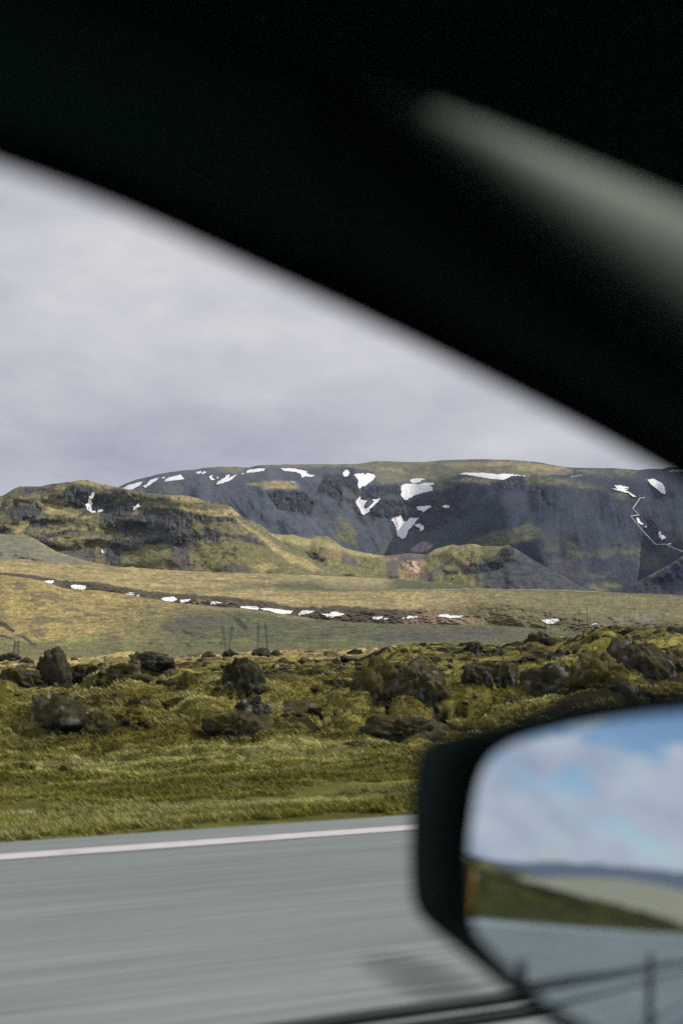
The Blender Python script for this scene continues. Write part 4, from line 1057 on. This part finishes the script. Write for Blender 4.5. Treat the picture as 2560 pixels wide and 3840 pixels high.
def boulder(q, place):
    """q: foot in the photo, size in photo pixels, label, seed, moss and lichen cover"""
    (u, v, w, h, label, seed, moss, lich), (c, r) = q, place
    W, H = w*r/F*1.12, h*r/F*.86
    p, fc = rock_mesh(seed, 5)
    cc = rock_cols(p, seed, moss, lich)
    p = p/np.array([np.ptp(p[:, 0]), np.ptp(p[:, 1]), 1.0])
    zlo, zhi = p[:, 2].min(), p[:, 2].max()
    p = p*np.array([W, W*.8, H*1.45/(zhi-zlo)])
    p[:, 2] += H-p[:, 2].max()
    ca, sa = math.cos(-PHI), math.sin(-PHI)
    rot = np.array([[ca, -sa, 0], [sa, ca, 0], [0, 0, 1]])
    o = mesh_obj('lava_boulder', p@rot.T, fc, M_rock, cols=cc, loc=tuple(c+AWAY*W*.3))
    return tag(o, label, 'boulder', 'lava boulders in the moss')
for q, place in zip(BIG, BIG_AT): boulder(q, place)
# pointed stone
def spire():
    c, r = ground_at(1790, 2462)
    o = empty('stone_marker', tuple(c))
    bm = bmesh.new(); w = 6.5*r/F
    add_tube(bm, [(0, 0, -.1), (0, 0, .1*30*r/F), (.02, 0, 30*r/F), (.03, 0, 40*r/F)], [w, w*.7, w*.35, w*.05], 7)
    bm_obj('post', bm, plain('grey stone', (.12, .125, .125), .9, noise=.3, nscale=6), o)
    bm = bmesh.new(); add_tube(bm, [(0, 0, -.15), (0, 0, .05), (0, 0, .09)], [w*2.2, w*1.6, w*.9], 9); bm_obj('cairn_base', bm, plain('cairn stones', (.08, .085, .08), .9, noise=.4, nscale=8, bump=.05), o)
    tag(o, 'thin pointed grey stone marker standing alone in the moss', 'stone marker')
spire()
rs = np.random.RandomState(5)
protos = [rock_mesh(400+k, 3, .6) for k in range(6)]
pm = []
for k, (p, fc) in enumerate(protos):
    p = p/np.ptp(p, axis=0).max()
    me_o = mesh_obj('lava_stone', p, fc, M_rock, cols=rock_cols(p*2, 400+k, .35, .5))
    pm.append(me_o)
k = 0
for i in range(150):
    u, v = rs.uniform(-30, 2590), 2440+rs.beta(1.1, 2.6)*330
    if u > 1560 and v > 2640: continue
    if v < np.interp(u, RIM_U, RIM_V)+8: continue
    c, r = ground_at(u, v)
    s = (rs.uniform(16, 46)+rs.exponential(14))*r/F
    o = pm[k] if k < 6 else pm[k % 6].copy()
    if k >= 6: COL.objects.link(o)
    o.location = tuple(c-np.array([0, 0, s*.08])); o.scale = (s, s*.8, s*rs.uniform(.45, .75)); o.rotation_euler = (0, 0, rs.uniform(0, 6.28))
    tag(o, 'small dark lava stone poking out of the moss between the bigger boulders', 'stone', 'small lava stones in the moss')
    k += 1

# roadside marker post, seen in the wing mirror
def marker_post(x, y):
    o = empty('marker_post', (x, y, .0))
    bm = bmesh.new(); add_box(bm, (-.04, -.04, -.1), (.04, .04, .8), .008); bm_obj('post', bm, plain('yellow plastic', (.30, .15, .015), .6), o)
    bm = bmesh.new(); add_box(bm, (-.03, -.043, .6), (.03, -.0405, .72)); bm_obj('reflector', bm, plain('reflector', (.7, .7, .66), .25), o)
    tag(o, 'yellow roadside marker post reflected at the left of the wing mirror', 'marker post')
marker_post(-9.0, 7.55)

# ------------------------------------------------------------------ the car we look out of
M_black = plain('black plastic', (.006, .016, .012), .75, spec=.25)
M_rubber = plain('black rubber', (.008, .014, .012), .8, spec=.15)
M_trim = plain('grey pillar trim', (.009, .026, .018), .55, spec=.21)
M_line = plain('headliner cloth', (.024, .062, .048), .95, spec=.1, bump=.0005, nscale=900)
M_paint = plain('grey car paint', (.07, .075, .08), .3, .3)
M_tyre = plain('tyre rubber', (.02, .02, .02), .8)
M_rim = plain('alloy', (.4, .4, .4), .35, 1.0)
def tint(name, t):
    m, nt, b = new_mat(name)
    out = nt.nodes['Material Output']
    tr = N(nt, 'ShaderNodeBsdfTransparent'); tr.inputs['Color'].default_value = (*t, 1)
    gl = N(nt, 'ShaderNodeBsdfGlossy'); gl.inputs['Roughness'].default_value = .02; gl.inputs['Color'].default_value = (.9, .9, .9, 1)
    fr = N(nt, 'ShaderNodeFresnel', i_IOR=1.35)
    mx = N(nt, 'ShaderNodeMixShader')
    nt.links.new(fr.outputs[0], mx.inputs[0]); nt.links.new(tr.outputs[0], mx.inputs[1]); nt.links.new(gl.outputs[0], mx.inputs[2])
    nt.links.new(mx.outputs[0], out.inputs['Surface'])
    return m
M_shield = tint('windshield glass', (.85, .9, .87)); M_dark_glass = tint('dark tinted glass', (.03, .035, .035))

car = empty('car', (0, 0, 0))
tag(car, 'dark car we look out of, its black roof pillar and wing mirror framing the view', 'car')
def yw(z): return .46+.35*(1.40-z)       # the side window leans inward towards the roof
def on_window(u, v, off=0.0):
    d = ray(np.array(u, float), np.array(v, float))
    # CAM + t d on  y = .46+.35*(1.40-z)+off
    t = (.46+off+.35*(1.40-EYE))/(d[1]+.35*d[2])
    return CAM+t*d
def pt(u, v, dist):
    d = ray(np.array(u, float), np.array(v, float)); d = d/np.linalg.norm(d)
    return CAM+d*dist
# lower edge of the dark pillar as the photo shows it
EDGE = np.array([(-700, 250), (-300, 428), (0, 562), (200, 630), (408, 708), (600, 790), (816, 890), (1020, 985), (1224, 1076), (1420, 1168), (1633, 1272), (1840, 1376), (2041, 1478), (2286, 1606), (2420, 1680), (2560, 1760), (2900, 1965)], float)
EDGE[:, 1] -= 8
VISOR = np.array([(-700, -460), (600, -20), (1200, 205), (1500, 318), (1800, 422), (2100, 540), (2400, 660), (2560, 728), (2900, 880)], float)
VISOR[:, 1] += 42
us = np.linspace(-650, 2880, 240)
ve = np.interp(us, EDGE[:, 0], EDGE[:, 1]); vv = np.interp(us, VISOR[:, 0], VISOR[:, 1])
k_ = np.hanning(31); k_ /= k_.sum()
ve = np.convolve(np.pad(ve, 15, mode='reflect', reflect_type='odd'), k_, mode='valid')
rows = []
NS = 56
for i, u in enumerate(us):
    E = on_window(u, ve[i])
    dE = np.linalg.norm(E-CAM)
    fwd = float(np.clip((u-1350)/1210, 0, 1.3))
    top_v = vv[i]-75
    fr = .80-.36*fwd
    L1 = pt(u+60*fwd, top_v, dE-.06+.07*fwd)              # windscreen side of the pillar
    M1 = pt(u+10, ve[i]*(1-fr)+top_v*fr, dE-.075-.06*fwd)   # swells towards the cabin
    M0 = pt(u, ve[i]*.85+top_v*.15, dE-.002-.01*fwd)
    t = np.linspace(0, 1, NS)[:, None]
    rows.append((1-t)**3*E+3*(1-t)**2*t*M0+3*(1-t)*t**2*M1+t**3*L1)
rows = np.array(rows)                      # (80, NS, 3)
ring = np.concatenate([rows, rows[:, ::-1]+np.array([.012, .03, .012])], 1)
ring = np.concatenate([ring, ring[:, :1]], 1)
cut = int(np.searchsorted(us, 1150))
for nm, part, mat_ in (('roof_rail_trim', ring[:cut+1], M_line), ('pillar_trim', ring[cut:], M_trim)):
    mesh_obj(nm, part.reshape(-1, 3), grid_faces(*part.shape[:2]), mat_, car)
# rubber door seal along the window edge
bm = bmesh.new(); add_tube(bm, [Vector(r[0])+Vector((0, .004, 0)) for r in rows[::3]], .006, 8); bm_obj('door_seal', bm, M_rubber, car, True)
# sun visor: a padded slab just above and in front of the eye
vis_u = np.linspace(-300, 3000, 120)
lo_v = np.interp(vis_u, VISOR[:, 0], VISOR[:, 1])
bm = bmesh.new(); grid = []
for u, v in zip(vis_u, lo_v):
    d0 = .40+.00002*u
    a = pt(u, v, d0)
    sec = [Vector(a)+Vector((-.004, 0, .002)), Vector(a), Vector(a)+Vector((.008, .006, .004)), Vector(pt(u, v-500, d0+.012))+Vector((.008, 0, .01)), Vector(pt(u, -1400, d0)), Vector(pt(u, -1400, d0-.02)), Vector(pt(u, v-500, d0-.014))]
    grid.append([bm.verts.new(p) for p in sec])
for g0, g1 in zip(grid, grid[1:]):
    for k in range(7):
        bm.faces.new([g0[k], g0[(k+1) % 7], g1[(k+1) % 7], g1[k]])
bm.faces.new(grid[0]); bm.faces.new(grid[-1][::-1])
bm_obj('sun_visor', bm, M_line, car, True)
# roof, floor, sides and rear: a closed dark cabin
bm = bmesh.new()
add_box(bm, (-2.9, -1.25, 1.455), (.245, .452, 1.54), .012)
bm_obj('roof', bm, M_paint, car)
bm = bmesh.new()
add_box(bm, (-2.9, -1.25, 1.44), (.245, .45, 1.452))
bm_obj('headliner', bm, M_line, car)
bm = bmesh.new()
add_box(bm, (-2.9, .60, .28), (1.05, .64, .93), .01)            # left side under the windows
bm_obj('door', bm, M_paint, car)
bm = bmesh.new()
add_box(bm, (-2.9, -1.42, .28), (1.05, -1.38, 1.0), .01)
add_box(bm, (-2.95, -1.38, .28), (-2.905, .60, 1.0), .01)
add_box(bm, (1.02, -1.38, .28), (1.05, .60, .95)); add_box(bm, (1.06, -1.40, .30), (2.15, .62, .94), .05)
bm_obj('body', bm, M_paint, car)
bm = bmesh.new(); add_box(bm, (-2.9, -1.38, .26), (1.02, .6, .30)); bm_obj('floor_pan', bm, M_line, car)
# posts between the side windows
def post(a, b, w, t, mat, name='window_post'):
    bm = bmesh.new(); a, b = Vector(a), Vector(b)
    add_prism(bm, [a+Vector((-w, 0, 0)), a+Vector((w, 0, 0)), b+Vector((w, 0, 0)), b+Vector((-w, 0, 0))], (0, t, 0))
    bm_obj(name, bm, mat, car)
post((-.62, .60, .93), (-.62, .44, 1.455), .07, .03, M_black); post((-1.75, .60, .93), (-1.75, .44, 1.455), .06, .03, M_black); post((-2.8, .60, .93), (-2.8, .44, 1.455), .12, .03, M_black)
for x in (-.62, -1.75, -2.8): post((x, -1.40, 1.0), (x, -1.24, 1.455), .07, -.03, M_black)
post((1.0, -1.40, .95), (.2, -1.24, 1.455), .05, -.03, M_black)
# panes: dark tint added on the far side and back to shut out light
def pane(pts, mat, name='window_pane', n=(0, .004, 0)):
    bm = bmesh.new(); add_prism(bm, [Vector(p) for p in pts], n); bm_obj(name, bm, mat, car)
pane([(-2.75, -1.39, 1.0), (.9, -1.39, 1.0), (.16, -1.245, 1.445), (-2.75, -1.245, 1.445)], M_dark_glass)
pane([(-2.92, -1.3, 1.0), (-2.92, .55, 1.0), (-2.85, .44, 1.44), (-2.85, -1.24, 1.44)], M_dark_glass, n=(.004, 0, 0))
pane([(-2.7, .605, .93), (-.70, .605, .93), (-.70, .452, 1.44), (-2.7, .452, 1.44)], M_dark_glass)
pane([(1.25, -1.35, .952), (1.25, .58, .952), (.30, .46, 1.535), (.30, -1.2, 1.535)], M_shield, 'windshield', n=(.003, 0, .004))
bm = bmesh.new(); add_box(bm, (.62, -1.36, .62), (1.01, .58, .93), .04); bm_obj('dashboard', bm, M_line, car)
# front seats behind the eye keep the cabin dark
for y in (-.05, -.85):
    bm = bmesh.new(); add_box(bm, (-.72, y-.25, .50), (-.50, y+.25, 1.12), .06); add_box(bm, (-.70, y-.13, 1.14), (-.58, y+.13, 1.34), .05); add_box(bm, (-.6, y-.25, .42), (-.05, y+.25, .56), .05)
    bm_obj('seat', bm, M_line, car)
# wheels
for x in (-2.05, 1.35):
    for y in (.54, -1.32):
        bm = bmesh.new(); bmesh.ops.create_cone(bm, cap_ends=True, segments=40, radius1=.33, radius2=.33, depth=.2, matrix=Matrix.Translation((x, y, .33)) @ Matrix.Rotation(math.pi/2, 4, 'X'))
        w_o = bm_obj('wheel', bm, M_tyre, car, False)
        bm = bmesh.new(); bmesh.ops.create_cone(bm, cap_ends=True, segments=32, radius1=.21, radius2=.21, depth=.205, matrix=Matrix.Translation((x, y, .33)) @ Matrix.Rotation(math.pi/2, 4, 'X'))
        bm_obj('rim', bm, M_rim, w_o, False)

# ---- wing mirror
HOUS = np.array([(1565, 3000), (1572, 2900), (1600, 2840), (1650, 2805), (1770, 2775), (1933, 2735), (2096, 2690), (2330, 2655), (2560, 2632), (2760, 2622), (2950, 2640), (3040, 2720), (3070, 2900), (3060, 3200), (3030, 3560), (2980, 3900), (2900, 4040), (2600, 4060), (2330, 4030), (2150, 3915), (2000, 3795), (1884, 3705), (1760, 3600), (1660, 3500), (1600, 3445), (1570, 3390), (1560, 3250)], float)
GLAS = np.array([(1728, 3050), (1738, 2960), (1765, 2880), (1800, 2830), (1850, 2795), (1940, 2762), (2096, 2724), (2330, 2685), (2560, 2662), (2760, 2652), (2920, 2670), (2990, 2740), (3010, 2900), (3000, 3200), (2970, 3540), (2920, 3860), (2850, 3980), (2600, 4000), (2350, 3965), (2190, 3860), (2050, 3790), (1917, 3680), (1800, 3570), (1735, 3500), (1718, 3430), (1710, 3250), (1714, 3140)], float)
MC = pt(2350, 3280, .75)
d_in = (MC-CAM)/np.linalg.norm(MC-CAM)
MIRROR_AZ, MIRROR_EL = 18.0, 2.0         # where the middle of the glass looks: degrees outward from straight back, degrees up
d_out = np.array([-math.cos(R_(MIRROR_AZ))*math.cos(R_(MIRROR_EL)), math.sin(R_(MIRROR_AZ))*math.cos(R_(MIRROR_EL)), math.sin(R_(MIRROR_EL))])
nrm = d_out-d_in; nrm /= np.linalg.norm(nrm)
def on_plane(u, v, off=0.0):
    d = ray(np.array(u, float), np.array(v, float)); t = (np.dot(MC-CAM, nrm)+off)/np.dot(d, nrm)
    return CAM+t*d
bx = np.cross([0, 0, 1.0], nrm); bx /= np.linalg.norm(bx); by = np.cross(nrm, bx)
def smooth_closed(poly, n=120):
    pts = poly.copy()
    for _ in range(2):
        q = np.roll(pts, -1, 0)
        pts = np.stack([.75*pts+.25*q, .25*pts+.75*q], 1).reshape(-1, 2)
    seg = np.linalg.norm(np.roll(pts, -1, 0)-pts, axis=1); s = np.concatenate([[0], np.cumsum(seg)])
    pc = np.vstack([pts, pts[:1]]); t = np.linspace(0, s[-1], n, endpoint=False)
    return np.stack([np.interp(t, s, pc[:, 0]), np.interp(t, s, pc[:, 1])], 1)
def to_plane(poly):
    out = []
    for u, v in poly:
        q = on_plane(u, v)-MC; out.append((q@bx, q@by))
    return np.array(out)
HOUS[(HOUS[:, 1] < 2850), 1] -= 44
HOUS[(HOUS[:, 0] < 1700), 0] -= 22
h2, g2 = smooth_closed(to_plane(HOUS)), smooth_closed(to_plane(GLAS))
RAD = 1.25
def bulge(xy): return -(xy[:, 0]**2+xy[:, 1]**2)/(2*RAD)
def lift(xy, off): return MC+xy[:, :1]*bx+xy[:, 1:]*by+np.asarray(off).reshape(-1, 1)*nrm
mirror = bpy.data.objects.new('side_mirror', None); link(mirror, car)
# glass: convex, so concentric rings
cen = g2.mean(0); rings = [cen+(g2-cen)*k/24 for k in range(1, 25)]
verts = [lift(cen[None], bulge(cen[None]))]
for r in rings: verts.append(lift(r, bulge(r)))
verts = np.concatenate(verts); n = len(g2)
faces = [(0, 1+k, 1+(k+1) % n) for k in range(n)]
for q in range(23):
    a, b = 1+q*n, 1+(q+1)*n
    faces += [(a+k, b+k, b+(k+1) % n, a+(k+1) % n) for k in range(n)]
M_mir, nt, b = new_mat('mirror glass')
b.inputs['Base Color'].default_value = (.66, .75, .81, 1); b.inputs['Metallic'].default_value = 1.0; b.inputs['Roughness'].default_value = .02
glass = mesh_obj('mirror_glass', verts, faces, M_mir, mirror)
# housing: rim round the glass, then a shell closing towards the front of the car
gap = cen+(g2-cen)*1.004
hc = h2.mean(0)
loops = [lift(gap, bulge(gap)-.006), lift(gap, bulge(gap)+.004), lift(hc+(h2-hc)*.985, 0*bulge(h2)+.003), lift(h2, 0*bulge(h2)-.004),
         lift(hc+(h2-hc)*1.0, 0*bulge(h2)-.03), lift(hc+(h2-hc)*.93, 0*bulge(h2)-.075), lift(hc+(h2-hc)*.72, 0*bulge(h2)-.11), lift(hc+(h2-hc)*.35, 0*bulge(h2)-.13)]
verts = np.concatenate(loops+[lift(hc[None], np.array([-.134]))]); faces = []
for q in range(len(loops)-1):
    a, b = q*n, (q+1)*n
    faces += [(a+k, a+(k+1) % n, b+(k+1) % n, b+k) for k in range(n)]
a = (len(loops)-1)*n
faces += [(a+k, a+(k+1) % n, len(verts)-1) for k in range(n)]
mesh_obj('mirror_housing', verts, faces, M_black, mirror)
# arm to the door
inner = MC+bx*(.0)+np.array([0, 0, 0])
right_pt = on_plane(3060, 3850, -.06)
bm = bmesh.new(); add_tube(bm, [Vector(right_pt), Vector(right_pt).lerp(Vector((.80, .62, .90)), .5)+Vector((0, 0, -.01)), Vector((.80, .62, .90))], [.045, .04, .05], 12); bm_obj('mirror_arm', bm, M_black, mirror, True)

# ------------------------------------------------------------------ light, sky, camera
SUN_H, SUN_EL = math.atan2(.97, -.15), R_(44)          # heading measured from +Y towards +X
sd = Vector((math.sin(SUN_H)*math.cos(SUN_EL), math.cos(SUN_H)*math.cos(SUN_EL), math.sin(SUN_EL)))
sl = bpy.data.lights.new('sun', 'SUN'); sl.energy = 3.0; sl.angle = R_(.6); sl.color = (1.0, .94, .84)
so = link(bpy.data.objects.new('sun', sl)); so.rotation_euler = (-sd).to_track_quat('-Z', 'Y').to_euler()

w = bpy.data.worlds.new('World'); S.world = w; w.use_nodes = True
nt = w.node_tree; bg = nt.nodes['Background']
sky = N(nt, 'ShaderNodeTexSky', sky_type='NISHITA', sun_disc=False); sky.sun_elevation = SUN_EL; sky.sun_rotation = SUN_H
tc = N(nt, 'ShaderNodeTexCoord')
sep = N(nt, 'ShaderNodeSeparateXYZ'); nt.links.new(tc.outputs['Generated'], sep.inputs[0])
def M_(op, a, b=None, c=None):
    n = N(nt, 'ShaderNodeMath', operation=op)
    for i, x in enumerate((a, b, c)):
        if x is None: continue
        if isinstance(x, (int, float)): n.inputs[i].default_value = x
        else: nt.links.new(x, n.inputs[i])
    return n.outputs[0]
def MR(x, a, b, c=0.0, d=1.0):
    n = N(nt, 'ShaderNodeMapRange', interpolation_type='SMOOTHSTEP')
    n.inputs['From Min'].default_value = a; n.inputs['From Max'].default_value = b; n.inputs['To Min'].default_value = c; n.inputs['To Max'].default_value = d
    nt.links.new(x, n.inputs['Value']); return n.outputs['Result']
cv = N(nt, 'ShaderNodeCombineXYZ'); nt.links.new(sep.outputs['X'], cv.inputs[0]); nt.links.new(sep.outputs['Y'], cv.inputs[1]); nt.links.new(M_('MULTIPLY', sep.outputs['Z'], 2.2), cv.inputs[2])
def NZ(scale, det, off, rough=.5, dist=0.0):
    mp = N(nt, 'ShaderNodeMapping'); mp.inputs['Location'].default_value = off; nt.links.new(cv.outputs[0], mp.inputs['Vector'])
    n = N(nt, 'ShaderNodeTexNoise', i_Scale=scale, i_Detail=det, i_Roughness=rough, i_Distortion=dist); nt.links.new(mp.outputs['Vector'], n.inputs['Vector']); return n.outputs['Fac']
shade = M_('ADD', M_('MULTIPLY', NZ(2.9, 7.0, (3.1, 1.7, .75), .52, .5), .68), M_('MULTIPLY', NZ(8.5, 7.0, (9.0, 4.0, 1.0), .56), .32))
ramp = N(nt, 'ShaderNodeValToRGB'); e = ramp.color_ramp.elements
e[0].position = .40; e[0].color = (.385, .402, .490, 1); e[1].position = .72; e[1].color = (.730, .725, .745, 1)
nt.links.new(shade, ramp.inputs['Fac'])
# gaps of blue open behind the car, the front is overcast
bk = M_('ADD', M_('MULTIPLY', sep.outputs['X'], -.78), M_('MULTIPLY', sep.outputs['Y'], .25))
gap_n = NZ(4.6, 6.0, (5.5, 8.2, 3.0), .55, .5)
clear = M_('ADD', M_('ADD', M_('MULTIPLY', sep.outputs['X'], -.894), M_('MULTIPLY', sep.outputs['Y'], .22)), M_('MULTIPLY', sep.outputs['Z'], .40))   # towards the clear patch behind the car
gapf = MR(M_('ADD', clear, M_('MULTIPLY', M_('SUBTRACT', gap_n, .5), .36)), .938, .985)
blue = N(nt, 'ShaderNodeVectorMath', operation='SCALE'); nt.links.new(sky.outputs['Color'], blue.inputs[0]); blue.inputs['Scale'].default_value = .11
mx = N(nt, 'ShaderNodeMix', data_type='RGBA')
lit = N(nt, 'ShaderNodeVectorMath', operation='SCALE'); nt.links.new(ramp.outputs['Color'], lit.inputs[0]); nt.links.new(MR(bk, .3, .8, 1.0, 1.12), lit.inputs['Scale'])
nt.links.new(gapf, mx.inputs['Factor']); nt.links.new(lit.outputs[0], mx.inputs['A']); nt.links.new(blue.outputs[0], mx.inputs['B'])
nt.links.new(mx.outputs['Result'], bg.inputs['Color']); bg.inputs['Strength'].default_value = 1.0

# thin summer haze over the whole valley
bm = bmesh.new(); add_box(bm, (-6400, -6400, -45), (6400, 6400, 1000))
M_air = bpy.data.materials.new('haze'); M_air.use_nodes = True
hn = M_air.node_tree; hn.nodes.remove(hn.nodes['Principled BSDF'])
pv = hn.nodes.new('ShaderNodeVolumePrincipled'); pv.inputs['Density'].default_value = HAZE; pv.inputs['Color'].default_value = (.62, .78, 1.0, 1); pv.inputs['Anisotropy'].default_value = .2
hn.links.new(pv.outputs[0], hn.nodes['Material Output'].inputs['Volume'])
tag(bm_obj('haze', bm, M_air), kind='stuff')
S.cycles.volume_bounces = 0

cd = bpy.data.cameras.new('camera'); cam = link(bpy.data.objects.new('camera', cd))
cd.sensor_fit = 'HORIZONTAL'; cd.sensor_width = 24.0; cd.lens = 24.0*F/2560
cd.clip_start = .05; cd.clip_end = 30000
Rm = Matrix(((rt[0], up[0], -fw[0]), (rt[1], up[1], -fw[1]), (rt[2], up[2], -fw[2])))
cam.matrix_world = Matrix.Translation(CAM) @ Rm.to_4x4()
cd.dof.use_dof = True; cd.dof.focus_distance = 2500; cd.dof.aperture_fstop = 2.9; cd.dof.aperture_blades = 0
S.camera = cam
S.view_settings.view_transform = 'Standard'; S.view_settings.look = 'None'; S.view_settings.exposure = 0; S.view_settings.gamma = 1
S.cycles.use_denoising = DENOISE
S.cycles.max_bounces = 8; S.cycles.diffuse_bounces = 3; S.cycles.glossy_bounces = 4; S.cycles.transparent_max_bounces = 8
